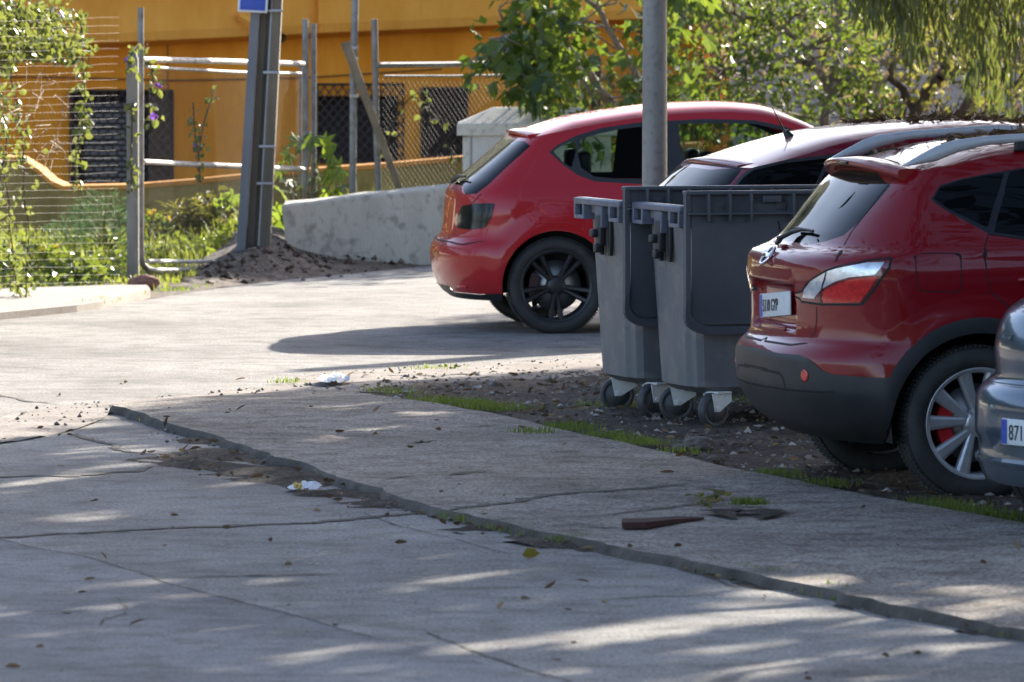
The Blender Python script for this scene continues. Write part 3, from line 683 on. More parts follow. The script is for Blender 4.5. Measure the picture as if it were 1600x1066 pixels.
    P, N = spot(Q, (1253, 497)); le = lettering('badge_lettering', 'dCi', .05, MAT['chrome'], root, (0, 0, 0), (0, 0, 0), .003); le.matrix_local = Matrix.Translation(P + N * .004) @ frame_on(N).to_4x4()
    for sd in (1, -1):
        P, N = spot(Q, (1258, 587), sd); rp = disc_on('reflector_surround', MAT['gap'], root, P, N, .034, .003, .0)
        rr = disc_on('reflector', MAT['red_lens'], root, P, N, .027, .004, .002); rr.parent = rp; rr.matrix_local = Matrix.Translation((0, 0, .002))
    m = MB(); P0 = Vector((.205, .02, 1.135)); 
    m.tube([(.20, .16, 1.125), (.185, .16, 1.135)], .022, 12); m.tube([(.19, .16, 1.138), (.24, .1, 1.172), (.262, .02, 1.185), (.268, -.10, 1.185)], [.012, .011, .008, .006], 8)
    m.tube([(.262, .12, 1.190), (.262, -.18, 1.186)], .007, 6); m.build('rear_wiper', MAT['black_plastic'], root)
    b = MB(); P, N = spot(Q, (1235, 384)); b.bbox((P.x, 0, 1.113), (.03, .06, .016), .004); b.build('latch_cover', MAT['red_housing'], root)
    b = MB(); b.bbox((.128, 0, .742), (.012, .40, .022), .004); b.build('plate_trim', MAT['paint_dark_red'], root)
    for d in [o for o in root.children if o.name.split('.')[0] in ('rear_door', 'front_door')]:
        sd = 1 if d.data.vertices[0].co.y < 0 else -1; x0 = 1.02 if d.name.startswith('rear') else 2.02
        h = MB(); h.tube([(x0, -sd * .895, .985), (x0 + .03, -sd * .925, .99), (x0 + .16, -sd * .925, .995), (x0 + .19, -sd * .89, .995)], [.012, .014, .014, .01], 10); h.build('door_handle', MAT['paint_dark_red'], d)
    for sd in (1, -1):
        b = MB(); b.bbox((2.82, -sd * .98, 1.15), (.10, .2, .14), .035, seg=3); b.tube([(2.82, -sd * .86, 1.1), (2.82, -sd * .95, 1.12)], .02, 8); b.build('door_mirror', MAT['paint_dark_red'], root)
def reparent(root, pname, kids):
    P = [o for o in root.children if o.name.split('.')[0] == pname]
    for kn in kids:
        K = [o for o in root.children if o.name.split('.')[0] == kn]
        for a, b in zip(P, K): b.parent = a
MAT['red_housing'] = M('dark red lamp housing', (.16, .006, .008), .15, coat=1.0)
build_q()

# --- bright red hatchback driving by behind the bins
LE = Car(-.541, 45.40, 6,
         wz=[(.18, .82), (.25, .845), (.4, .875), (.55, .884), (.7, .880), (.8, .884), (.88, .875), (.95, .85), (1.02, .815), (1.1, .78), (1.2, .735), (1.3, .685), (1.4, .62), (1.48, .56)],
         xr=[(.18, .20), (.25, .09), (.32, .04), (.42, .01), (.52, .0), (.58, .02), (.64, .075), (.8, .095), (.92, .11), (.965, .14), (1.05, .24), (1.15, .36), (1.25, .475), (1.30, .535), (1.45, .70)],
         zre=[(.6, 1.30), (.9, 1.36), (1.2, 1.41), (1.6, 1.455), (1.9, 1.465), (2.15, 1.45), (2.4, 1.38), (2.7, 1.235), (3.2, .98), (3.6, .93), (4.0, .85), (4.315, .70)],
         p=2.5, rc=pchip((.2,.9,1.05,1.2,1.3,1.5),(.42,.42,.34,.24,.18,.16)), L=4.315, rise=.065, zt=1.298, wheels=(.75, 2.578, .322), arch=.365, flare=.03)
LE.screen = (2.3, 3.1); LE.glass = 'glass_tint'; LE.inner = None
def build_le():
    z7 = lambda pts: [(650 + x / 5.33, 130 + y / 5.33) for x, y in pts]
    rg = LE.px([('c', .975), ('r', .4, .972), (728, 304), (744, 303), (764, 288), (789, 264), (829, 228), (820, 221), ('r', .3, 1.278), ('c', 1.282)])
    qtr = smooth_poly(LE.px([(864, 237), (880, 226), (897, 219), (900, 235), (893, 262), (880, 254)]), 1)
    pane1 = LE.px([(908, 217), (935, 209), (970, 202), (1003, 198), (1003, 279), (960, 279), (928, 276), (908, 262), (903, 240)])
    pane2 = LE.px([(1060, 194), (1120, 192), (1180, 194), (1220, 203), (1250, 216)]) + LE.SD([(2.78, 1.10), (2.80, 1.02), (2.3, 1.0)]) + LE.px([(1095, 283), (1078, 282)])
    frame = LE.px([(858, 238), (872, 226), (900, 212), (940, 200), (1000, 191), (1100, 186), (1180, 188), (1228, 198)]) + LE.SD([(2.5, 1.28), (2.95, 1.05), (2.85, .98), (2.3, .965)]) + LE.px([(1090, 288), (1000, 288), (930, 284), (903, 274), (880, 258)])
    lamp = smooth_poly(LE.px([(714, 356), (715, 338), (722, 322), (745, 318), (773, 318), (768, 340), (758, 356), (735, 359)]), 1)
    bump = LE.px([('c', .30), ('r', .4, .30), (710, 456), (750, 460), (800, 458)]) + [(LE.side(.9, .28)[0], .28), (LE.side(.9, .05)[0], .05), (0, .05)]
    door1 = LE.px([(1000, 292)]) + LE.SD([(1.15, .72), (1.25, .5), (1.28, .32), (1.85, .32), (1.85, .955)])
    door2 = LE.SD([(1.865, .32), (2.85, .32), (2.9, .955), (1.865, .955)])
    root = LE.build('hatchback_car', 'paint_red', [
        dict(name='rear_window', mat='glass_dark', poly=rg, merge=True), dict(name='quarter_window', mat='glass_tint', poly=qtr),
        dict(name='rear_side_window', mat='glass_tint', poly=pane1), dict(name='front_side_window', mat='glass_tint', poly=pane2),
        dict(name='window_frame', mat='black_plastic', poly=frame), dict(name='tail_light', mat='smoked_lens', poly=lamp, off=.004),
        dict(name='bumper_cladding', mat='black_plastic', poly=bump, merge=True, off=.003), dict(name='rear_door', mat='paint_red', poly=door1), dict(name='front_door', mat='paint_red', poly=door2)],
        'bright red hatchback with black wheels and smoked tail lights driving past behind the bins', 'car', spacing=.035,
        lines=[(door1, .006, True), (LE.px([('c', .60), ('r', .5, .60), (722, 382), (760, 376)]), .007, False), (LE.px([(752, 303), (735, 320)]), .006, False)], rubber=[],
        zbot=.22, wheel_args=dict(Rw=.322, rim=.235, width=.22, style='thin', mat_rim='black_alloy'))
    m = MB(); rings = []
    for y in np.linspace(-.60, .60, 17):
        a = abs(y) / .6; xe = .52 + .07 * a ** 2; zt = 1.338 - .02 * a ** 2
        rings.append([(xe, y, zt), (xe - .004, y, zt - .012), (xe + .02, y, zt - .028), (xe + .18, y, zt - .04), (xe + .32, y, zt + .03 - .02 * a), (xe + .12, y, zt + .014)])
    m.loft(rings); m.build('spoiler', MAT['paint_red'], root)
    m = MB(); m.tube([(.15, .0, .985), (.14, .0, 1.0)], .025, 10); m.tube([(.14, 0, 1.0), (.17, -.15, 1.03), (.19, -.38, 1.035)], [.016, .012, .008], 8); m.build('rear_wiper', MAT['black_plastic'], root)
    P, N = spot(LE, ('c', .42)); plate(root, '', (P.x + .022, 0, .44), (0, 0, R(-90)))
    for sd in (1, -1):
        P, N = spot(LE, (722, 448), sd); b = MB(); b.bbox((0, 0, 0), (.13, .018, .008), .003); o = b.build('reflector', MAT['red_lens'], root); o.matrix_local = Matrix.Translation(P + N * .003) @ frame_on(N).to_4x4()
        b = MB(); b.bbox((2.72, -sd * .96, 1.05), (.10, .2, .14), .035, seg=3); b.tube([(2.72, -sd * .84, 1.0), (2.72, -sd * .95, 1.03)], .02, 8); b.build('door_mirror', MAT['paint_red'], root)
    # cabin: seats, dark trim below the windows
    t = MB()
    for sd in (-1, 1): t.box((1.9, sd * .70, .70), (2.6, .03, .54))
    t.box((1.95, 0, .42), (2.9, 1.4, .04)); t.box((.65, 0, .86), (.5, 1.1, .03)); t.box((2.95, 0, .75), (.5, 1.4, .35))
    t.build('cabin_trim', MAT['dark'], root)
    for x, ys in ((1.95, (-.36, .36)), (1.12, (-.38, .38))):
        for y in ys:
            s_ = MB(); s_.bbox((x, y, .72), (.14, .46, .62), .05, rot=Matrix.Rotation(R(-14), 3, 'Y')); s_.bbox((x + .26, y, .48), (.5, .46, .16), .05); s_.bbox((x - .13, y, 1.12), (.08, .24, .16), .03)
            s_.build('seat', MAT['black_plastic'], root)
    s_ = MB(); s_.lathe_y([(-.0, .17), (.02, .18), (.04, .17), (.02, .16), (0, .17)], 24); o = s_.build('steering_wheel', MAT['black_plastic'], root); o.location = (2.45, .36, .88); o.rotation_euler = (0, R(0), R(80))
build_le()

# --- wine red people carrier in the row, behind the bins
TH = Car(.667, 38.3, 13,
         wz=[(.2, .83), (.3, .86), (.5, .88), (.8, .885), (.95, .875), (1.05, .845), (1.12, .815), (1.2, .78), (1.3, .73), (1.4, .665), (1.52, .57)],
         xr=[(.2, .2), (.3, .06), (.45, .0), (.6, .0), (.7, .07), (.9, .08), (1.0, .10), (1.06, .15), (1.15, .26), (1.25, .37), (1.31, .44), (1.45, .6)],
         zre=[(.55, 1.285), (.8, 1.345), (1.1, 1.42), (1.5, 1.465), (1.9, 1.485), (2.3, 1.46), (2.7, 1.36), (3.2, 1.14), (3.6, 1.0), (4.0, .92), (4.28, .8)],
         p=2.5, rc=pchip((.2,.95,1.05,1.2,1.3,1.5),(.42,.42,.34,.24,.2,.18)), L=4.28, rise=.06, zt=1.285, wheels=(.8, 2.578, .325), arch=.385, flare=.025)
TH.screen = (2.5, 3.45); TH.glass = 'glass_mid'; TH.inner = .95
def build_th():
    rg = TH.px([('c', 1.02), ('r', .45, 1.02), (1120, 305), (1142, 287), (1159, 266), (1150, 263), ('r', .3, 1.265), ('c', 1.268)])
    win = TH.px([(1148, 291), (1160, 276), (1178, 264), (1230, 252), (1310, 243)]) + TH.SD([(2.0, 1.43), (2.5, 1.37), (3.0, 1.16), (3.0, 1.02), (1.2, 1.03)]) + TH.px([(1150, 300)])
    lamp = [TH.rear(.62, .80), TH.rear(.60, 1.0), TH.side(.42, 1.02), TH.side(.44, .8)]
    clad = [(0, .42), (TH.side(.42, .42)[0], .42), (TH.side(.42, .05)[0], .05), (0, .05)]
    root = TH.build('people_carrier_car', 'paint_wine', [dict(name='rear_window', mat='glass_mid', poly=rg, merge=True), dict(name='side_window', mat='glass_mid', poly=win), dict(name='tail_light', mat='red_lens', poly=lamp, off=.003), dict(name='bumper_cladding', mat='black_plastic', poly=clad, merge=True, off=.003)],
        'wine red people carrier with dry leaves on its rounded roof, parked behind the grey bins', 'car', spacing=.04, group='cars parked in a row', lines=[(TH.px([(1109, 258), (1165, 264)]), .008, False)],
        rubber=[(win, .02, True), (TH.SD([(.80, 1.04), (.98, 1.33)]), .022, False), (TH.SD([(1.85, 1.03), (1.85, 1.44)]), .06, False)], wheel_args=dict(Rw=.325, rim=.215, width=.2, style='seven', mat_rim='alloy'))
    m = MB(); rings = []
    for y in np.linspace(-.6, .6, 15):
        a = abs(y) / .6; xe = .42 + .06 * a ** 2; zt = 1.315 - .02 * a ** 2
        rings.append([(xe, y, zt), (xe - .006, y, zt - .016), (xe + .02, y, zt - .036), (xe + .16, y, zt - .04), (xe + .28, y, zt + .035 - .02 * a), (xe + .12, y, zt + .02)])
    m.loft(rings); m.build('spoiler', MAT['paint_wine'], root)
    zr = float(TH.ztop(np.array([.95]), np.array([.0]))[0]); m = MB(); m.tube([(.95, 0, zr - .01), (.92, 0, zr + .03)], [.03, .016], 12); m.tube([(.92, 0, zr + .025), (.845, 0, zr + .165)], [.005, .003], 6); m.build('roof_antenna', MAT['black_plastic'], root)
build_th()

# --- silver blue car cut by the right edge of the frame
PG = Car(2.168, 27.95, 30,
         wz=[(.18, .80), (.3, .83), (.45, .84), (.6, .835), (.75, .84), (.9, .83), (.98, .80), (1.1, .745), (1.2, .70), (1.3, .64), (1.42, .55)],
         xr=[(.18, .06), (.22, .03), (.3, .015), (.36, .02), (.42, .0), (.52, .0), (.58, .012), (.62, .05), (.645, .105), (.75, .10), (.85, .12), (.92, .16), (.98, .25), (1.05, .36), (1.15, .46), (1.3, .58), (1.45, .7)],
         zre=[(.65, 1.27), (1.0, 1.34), (1.5, 1.40), (2.0, 1.41), (2.3, 1.36), (2.7, 1.2), (3.1, .97), (3.6, .92), (4.05, .7)],
         p=2.3, rc=.5, L=4.0, rise=.06, zt=1.268, wheels=(.72, 2.47, .30), arch=.355, flare=.02,
         rd=lambda y, z: .03 * sstep((.40 - y) / .06) * sstep((z - .345) / .03) * sstep((.535 - z) / .02))
PG.screen = (2.2, 3.0); PG.glass = 'glass_mid'; PG.inner = .9
def build_pg():
    rg = [PG.rear(0, 1.02), PG.rear(.5, 1.02), PG.rear(.56, 1.08), PG.rear(.5, 1.25), PG.rear(0, 1.25)]
    win = PG.SD([(.8, 1.0), (.95, 1.22), (1.5, 1.33), (2.2, 1.31), (2.8, 1.0), (2.2, .97)])
    lamp = [PG.rear(.70, .70), PG.rear(.66, .95), PG.side(.46, .97), PG.side(.52, .72)]
    lid = [PG.rear(0, .628), PG.rear(.52, .628), PG.rear(.56, .66), PG.rear(.60, .96)]
    root = PG.build('saloon_car', 'paint_silver', [dict(name='rear_window', mat='glass_mid', poly=rg, merge=True), dict(name='side_window', mat='glass_mid', poly=win), dict(name='tail_light', mat='red_lens', poly=lamp, off=.003)],
        'silver blue car whose rear corner and number plate show at the right edge', 'car', spacing=.035, group='cars parked in a row', lines=[(lid, .010, False)], rubber=[(win, .02, True)],
        zbot=.2, wheel_args=dict(Rw=.30, rim=.2, width=.19, style='seven', mat_rim='alloy'))
    plate(root, '871', (.026, 0, .43), (0, 0, R(-90)), .092)
    P, N = spot(PG, ('r', .38, .80)); o = lettering('badge_lettering', 'PEUGEOT', .042, MAT['chrome'], root, (0, 0, 0), (0, 0, 0), .002, 1.15)
    for sd in (-1,):
        P = PG.wall(np.array([PG.rear(.52, .80)]))[0]; N = PG.normal(np.array([PG.rear(.42, .80)]))[0]; P = Vector((P[0], -P[1], P[2])); N = Vector((N[0], -N[1], N[2]))
        o.matrix_local = Matrix.Translation(P + N * .006) @ frame_on(N).to_4x4()
    m = MB(); rings = []
    for y in np.linspace(-.84, .84, 21):
        a = min(.97, abs(y) / .84); x = float(PG.xr(.30)) + .5 * (1 - (1 - a ** 2.3) ** (1 / 2.3)); rings.append([(x - .012, y, .30), (x - .008, y, .315), (x + .05, y, .315), (x + .05, y, .29), (x - .008, y, .285)])
    m.loft(rings, smooth=False); m.build('bumper_trim', MAT['paint_silver'], root)
build_pg()
# ------------------------------------------------------------------ ground, road, pavement, dirt
def vnoise(x, y, s=1.0, seed=0, oct=4):
    x = np.asarray(x, float) / s; y = np.asarray(y, float) / s; out = 0; a = 1; tot = 0
    for o in range(oct):
        xi = np.floor(x).astype(int); yi = np.floor(y).astype(int); fx = x - xi; fy = y - yi
        h = lambda i, j: (np.sin((i * 127.1 + j * 311.7 + (seed + o) * 74.7)) * 43758.5453) % 1.0
        ux = fx * fx * (3 - 2 * fx); uy = fy * fy * (3 - 2 * fy)
        out = out + a * ((h(xi, yi) * (1 - ux) + h(xi + 1, yi) * ux) * (1 - uy) + (h(xi, yi + 1) * (1 - ux) + h(xi + 1, yi + 1) * ux) * uy)
        tot += a; a *= .5; x = x * 2.03; y = y * 2.03
    return out / tot
def terrain(name, poly, spacing, zf, mat, smooth=True, edge_sp=None, **k):
    P, T, cls = cdt_parts(np.array(poly), [], spacing)
    z = zf(P); o = arrays_mesh(name, np.column_stack([P, z]), T, mat, None, smooth)
    return tag(o, **k)
def ribbon_mesh(m, pts, wd, z, mi=0, jit=.25, seed=0, step=.05):
    """irregular strip on the ground along world XY points"""
    L = resample(np.array(pts, float), step, False); n = len(L); t = np.gradient(L, axis=0); t /= np.maximum(np.linalg.norm(t, axis=1), 1e-9)[:, None]
    nn = np.stack([-t[:, 1], t[:, 0]], 1); r = np.random.default_rng(seed)
    wob = (vnoise(np.arange(n) * step, np.zeros(n), .25, seed) - .5) * wd * 2.6
    w1 = wd * (.5 + jit * (r.random(n) - .5) * 2) ; w2 = wd * (.5 + jit * (r.random(n) - .5) * 2)
    if callable(wd): pass
    tap = np.minimum(1, np.minimum(np.arange(n), np.arange(n)[::-1]) / 4 + .15)
    a = L + nn * (wob + w1 * tap)[:, None]; b = L + nn * (wob - w2 * tap)[:, None]
    zz = z if not callable(z) else None
    vs = [(p[0], p[1], zz if zz is not None else z(p)) for p in a] + [(p[0], p[1], zz if zz is not None else z(p)) for p in b]
    m.add(vs, [(i, i + 1, n + i + 1, n + i) for i in range(n - 1)], mi)
def GP(pts, z=0.0): return [tuple(G(x, y, z))[:2] for x, y in pts]

CONC = groundmat('worn concrete', (0.175, 0.164, 0.150), (0.280, 0.262, 0.241), (0.350, 0.329, 0.301), (.55, 4.0, 60.0), (.75, .75, .5), 1.0, .012, .3)
PAVE = groundmat('rough pavement concrete', (.23, .198, .166), (.345, .30, .255), (.43, .378, .327), (.9, 5.5, 62.0), (.95, 1.0, .65), 1.0, .02, .4)
SLAB = groundmat('older concrete slab', (.175, .168, .163), (.24, .233, .226), (.295, .285, .275), (.7, 4.5, 85.0), (.7, .6, .45), 1.0, .01, .4)
SOIL = groundmat('dark soil', (0.055, 0.041, 0.032), (0.102, 0.078, 0.062), (0.170, 0.136, 0.111), (1.2, 9.0, 40.0), (.8, 1.0, .6), 1.0, .03, .6, .95)
GUTTER = groundmat('gutter dirt', (0.034, 0.027, 0.021), (0.068, 0.053, 0.041), (0.145, 0.119, 0.093), (2.2, 11.0, 46.0), (.8, 1.0, .6), 1.0, .03, .6, .95)
GRAVEL = M('sandy gravel', (.27, .23, .195), .95, col2=(.16, .13, .105), vs=2.4, bump=.8, bs=36, dist=.015, speck=(.08, .065, .055), spscale=30, spamt=.6)
CRACK = M('crack dirt', (.05, .042, .034), .95, col2=(.10, .09, .07), vs=6)
EARTH = M('dry earth', (.20, .15, .10), .95, col2=(.28, .22, .15), vs=.8, bump=.6, bs=14, dist=.04)
KERBFACE = M('mossy kerb face', (.12, .10, .078), .95, col2=(.045, .036, .026), vs=5, bump=.8, bs=40, dist=.01)

# one big sheet of earth to the horizon
m = MB(); m.add([(-400, -120, -.04), (400, -120, -.04), (400, 700, -.04), (-400, 700, -.04)], [(0, 1, 2, 3)])
tag(m.build('ground', EARTH), kind='structure')
# the concrete road: foreground lane and the side street the hatchback drives on
far = GP([(-400, 545), (-150, 515), (0, 497), (120, 485), (200, 473), (245, 466), (300, 457), (370, 447), (450, 437), (560, 427), (690, 413), (760, 407)])
road_poly = [(-70, -40), (60, -40), (60, 95), (9.0, 66), (2.0, 59.5)] + far[::-1] + [(-70, 36)]
m = MB()
P, T, c_ = cdt_parts(np.array(road_poly), [], 2.2)
zr = np.zeros(len(P)); m.add(np.column_stack([P, zr]), [tuple(t) for t in T], 0, True)
for i, (pts, wd) in enumerate([
    ([(-60, 842), (60, 838), (200, 830), (330, 824), (480, 818), (600, 806), (660, 800)], .085),
    ([(-20, 838), (60, 858), (140, 872), (205, 893), (255, 910), (300, 922), (390, 945), (470, 965), (545, 988), (600, 1000)], .018),
    ([(660, 986), (720, 1010), (800, 1040), (880, 1064), (960, 1090)], .018),
    ([(0, 616), (40, 627), (90, 632)], .05), ([(36, 643), (60, 652), (115, 662), (170, 660)], .04),
    ([(240, 903), (330, 901), (410, 899), (545, 898)], .05), ([(430, 955), (520, 950)], .04),
    ([(108, 679), (150, 690), (205, 706), (250, 712)], .07), ([(-40, 748), (60, 744), (120, 745), (190, 737), (250, 730)], .11),
    ([(180, 935), (197, 948), (190, 960), (160, 970), (150, 980)], .02), ([(560, 800), (620, 822), (720, 846), (800, 868)], .012),
    ([(1090, 898), (1140, 915), (1160, 922)], .02), ([(880, 940), (1000, 934), (1130, 930)], .03),
]): ribbon_mesh(m, GP(pts), wd * .62, .004, 1, .45, i)
sl_poly = GP([(-20, 838), (60, 858), (140, 872), (205, 893), (255, 910), (300, 922), (390, 945), (470, 965), (545, 988), (600, 1000), (660, 1010), (720, 1026), (800, 1050), (880, 1072), (960, 1094)]) + [(.2, 15), (-30, 15), (-30, 30)]
P, T, c_ = cdt_parts(np.array(sl_poly), [], 1.5); m.add(np.column_stack([P, np.full(len(P), .002)]), [tuple(t) for t in T], 2, True)
tag(m.build('road', [CONC, CRACK, SLAB], fix=False), kind='structure')

# pavement slab along the parking, its kerb towards the camera
near = [(176, 634), (215, 643), (250, 656), (315, 674), (380, 696), (440, 714), (500, 733), (560, 754), (620, 775), (680, 791), (740, 806), (790, 818), (840, 828), (900, 840), (950, 850), (1020, 865), (1100, 880), (1180, 897), (1250, 911), (1330, 929), (1400, 945), (1500, 964), (1600, 985), (1760, 1022), (2300, 1150)]
farp = [(2300, 955), (1760, 850), (1600, 818), (1480, 798), (1330, 769), (1200, 742), (1130, 728), (1050, 707), (960, 690), (880, 672), (800, 652), (720, 638), (650, 624), (590, 612), (545, 601)]
ZP = .042
NE = smooth_poly(GP(near, ZP), 1, False); FE = smooth_poly(GP(farp, ZP), 1, False)
NE = resample(NE, .12, False); NE[:, 0] += (vnoise(NE[:, 0], NE[:, 1], .6, 3) - .5) * .11 + (vnoise(NE[:, 0], NE[:, 1], .16, 4) - .5) * .06; NE[:, 1] += (vnoise(NE[:, 0], NE[:, 1], .3, 9) - .5) * .10
LE_ = [tuple(FE[-1] + np.array([-.35, -.1])), tuple(NE[0] + np.array([.35, .9]))]
pave_poly = [tuple(p) for p in NE] + [(12.0, 16.0), (12.5, 18.5)] + [tuple(p) for p in FE] + LE_
def pave_z(P):
    z = ZP + (vnoise(P[:, 0], P[:, 1], .9, 5) - .5) * .022 + (vnoise(P[:, 0], P[:, 1], .12, 6) - .5) * .006
    # the slab beyond the trench has tilted up
    tl = sstep((P[:, 1] - 36.2) / 2.2); return z * (1 - tl) + .008 * tl
P, T, c_ = cdt_parts(np.array(pave_poly), [], .16)
z = pave_z(P); nP = len(P)
vs = np.column_stack([P, z])
m = MB(); m.add(vs, [tuple(t) for t in T], 0, True)
n = len(NE); top = np.column_stack([NE, pave_z(NE)])
off = np.array([-.96, -.28]); 
mid = top + np.column_stack([np.full(n, -.012), np.full(n, -.010), np.full(n, -.014)]); bot = np.column_stack([NE + off * .03, np.full(n, -.01)])
m.add(np.concatenate([top, mid, bot]), [(r * n + i, (r + 1) * n + i, (r + 1) * n + i + 1, r * n + i + 1) for r in range(2) for i in range(n - 1)], 2, True)
pz = lambda p: float(pave_z(np.array([p]))[0]) + .004
for i, (pts, wd) in enumerate([
    ([(690, 797), (760, 790), (840, 778), (930, 770), (1030, 762), (1080, 758)], .05), ([(690, 744), (720, 741), (765, 736)], .05), ([(590, 750), (640, 745), (660, 744)], .025),
    ([(890, 808), (960, 803), (1030, 793), (1130, 783), (1210, 776)], .022), ([(640, 694), (680, 690)], .06), ([(930, 826), (965, 824)], .10),
    ([(1040, 694), (1085, 702)], .03), ([(740, 668), (770, 664)], .05), ([(1180, 800), (1240, 803)], .06), ([(1240, 748), (1330, 752), (1420, 768)], .03),
]): ribbon_mesh(m, GP(pts, ZP), wd, pz, 1, .4, 40 + i, .04)
tag(m.build('pavement', [PAVE, CRACK, KERBFACE], fix=False), kind='structure')

# dirt parking strip
dirt_poly = [tuple(p) for p in resample(FE, .3, False)][::-1]
dirt_poly = [tuple(np.array(p) + np.array([-.10, -.03])) for p in dirt_poly][::1] + [(12.5, 18.8), (15, 24), (15, 44), (6, 42.8), (2.2, 41.2), (.7, 40.4), (-.3, 40.0), (-1.0, 39.6)]
def dirt_z(P):
    d = segdist(P, DPA, DPB); return -.012 + .032 * sstep(d / .35) + (vnoise(P[:, 0], P[:, 1], .5, 11) - .5) * .05 * sstep(d / .3) + (vnoise(P[:, 0], P[:, 1], .09, 12) - .5) * .028 * sstep(d / .2)
DPA = np.array(dirt_poly, float); DPB = np.roll(DPA, -1, 0)
terrain('dirt', dirt_poly, .085, dirt_z, SOIL, kind='structure')
# sandy gravel spilling from the dirt onto the sunlit road
grav_poly = GP([(-60, 668), (60, 640), (170, 630), (330, 616), (450, 604), (470, 588), (560, 580), (700, 574), (920, 562), (1000, 560), (1000, 596), (780, 604), (640, 618), (560, 612), (470, 626), (330, 655), (250, 652), (180, 640), (150, 665), (40, 690), (-60, 700)])
gP = np.array(grav_poly); gA = gP; gB = np.roll(gP, -1, 0)
terrain('gravel', smooth_poly(grav_poly, 2), .13, lambda P: .006 + .012 * sstep(segdist(P, gA, gB) / .5) + (vnoise(P[:, 0], P[:, 1], .1, 21) - .5) * .022, GRAVEL, kind='structure')
# dirt collected along the kerb
gut = GP([(196, 652), (236, 684), (262, 702), (210, 712), (190, 724), (300, 745), (420, 765), (520, 788), (600, 808), (690, 830), (790, 848), (880, 864), (960, 878), (1080, 900), (1230, 932), (1400, 968), (1600, 1010), (1760, 1046)])
gut_poly = gut + [tuple(p + np.array([.05, .0])) for p in NE[::-1]]
ga = np.array(gut_poly); gb = np.roll(ga, -1, 0)
terrain('gutter_dirt', gut_poly, .09, lambda P: -.012 + .020 * sstep(segdist(P, np.array(gut)[:-1], np.array(gut)[1:]) / .25) + (vnoise(P[:, 0], P[:, 1], .3, 33) - .48) * .06 + (vnoise(P[:, 0], P[:, 1], .1, 31) - .5) * .03, GUTTER, kind='structure')

# raised footpath at the left and the verge beyond the road
fp = GP([(-300, 536), (0, 500), (120, 488), (160, 482), (205, 470), (235, 462)], 0) + GP([(228, 454), (100, 458), (0, 461), (-300, 466)], 0)
m = MB(); n = len(fp); m.add([(x, y, .05) for x, y in fp] + [(x, y, -.02) for x, y in fp], [tuple(range(n))] + [(i, n + i, n + (i + 1) % n, (i + 1) % n) for i in range(n)])
tag(m.build('footpath', M('footpath concrete', (.25, .215, .18), .9, col2=(.32, .28, .24), vs=2, bump=.6, bs=40, speck=(.15, .12, .1), spscale=30)), kind='structure')
VEDGE = [tuple(G(x, y))[:2] for x, y in [(235, 466), (300, 457), (370, 447), (450, 437), (560, 427), (690, 413), (760, 407)]] + [(2.0, 59.5), (9, 66)]
def verge_z(P):
    x, y = P[:, 0], P[:, 1]; base = .02 + .05 * sstep((y - 51) / 6)
    # heap of spoil round the pole and the concrete block
    mound = .24 * np.exp(-(((x + 2.12) / .36) ** 2 + ((y - 56.8) / 1.8) ** 2)) + .14 * np.exp(-(((x + 2.0) / .30) ** 2 + ((y - 54.5) / 1.3) ** 2))
    e = sstep(segdist(P, np.array(VEDGE)[:-1], np.array(VEDGE)[1:]) / .5)
    return -.03 * (1 - e) + e * (base + mound + (vnoise(x, y, .5, 51) - .5) * .08 + (vnoise(x, y, .12, 52) - .5) * .05 * sstep((x + 2.9) / .5))
verge_poly = [(-30, 50.6), (-8, 50.2)] + [tuple(G(x, y))[:2] for x, y in [(0, 461), (100, 458), (228, 455), (240, 466), (300, 457), (370, 447), (450, 437), (560, 427), (690, 413), (760, 407)]] + [(2.0, 59.5), (9, 66), (30, 78), (30, 72 + 30), (-30, 75)]
VERGE = M('verge soil', (.045, .032, .024), .95, col2=(.11, .078, .055), vs=3, bump=.9, bs=24, dist=.03, speck=(.30, .25, .2), spscale=20, spamt=.5)
terrain('verge', [p for p in verge_poly if True], .3, verge_z, VERGE, kind='structure')
def vz(x, y): return float(verge_z(np.array([[x, y]]))[0])
# added wooded hill behind the house, above the frame, put in to darken reflections
P, T, c_ = cdt_parts(np.array([(-260, 120), (-5, 130), (10, 150), (0, 230), (-260, 260)]), [], 3.2)
zH = 31 * sstep((P[:, 1] - 122) / 38) * sstep((8 - P[:, 0]) / 45) * (.75 + .5 * vnoise(P[:, 0], P[:, 1], 30, 99)) + vnoise(P[:, 0], P[:, 1], 5, 98) * 4 + RNG.random(len(P)) * 2.2 - 2
tag(arrays_mesh('added_hills', np.column_stack([P, zH]), T, M('added wooded hill', (.03, .045, .02), .95, col2=(.07, .08, .04), vs=.2, bump=1, bs=1.2, dist=.6), None, True), kind='structure')
# dry bank behind the trees at the right
bk = [(2.2, 66.5), (5, 64.5), (9, 64), (30, 70), (30, 100), (2.2, 100)]
terrain('hillside', bk, .5, lambda P: np.minimum(5, .1 + .75 * np.maximum(0, P[:, 1] - 66)) + (vnoise(P[:, 0], P[:, 1], .8, 61) - .5) * .5, M('dry bank', (.34, .25, .18), .95, col2=(.46, .36, .27), vs=1.5, bump=.8, bs=9, dist=.1), kind='structure')
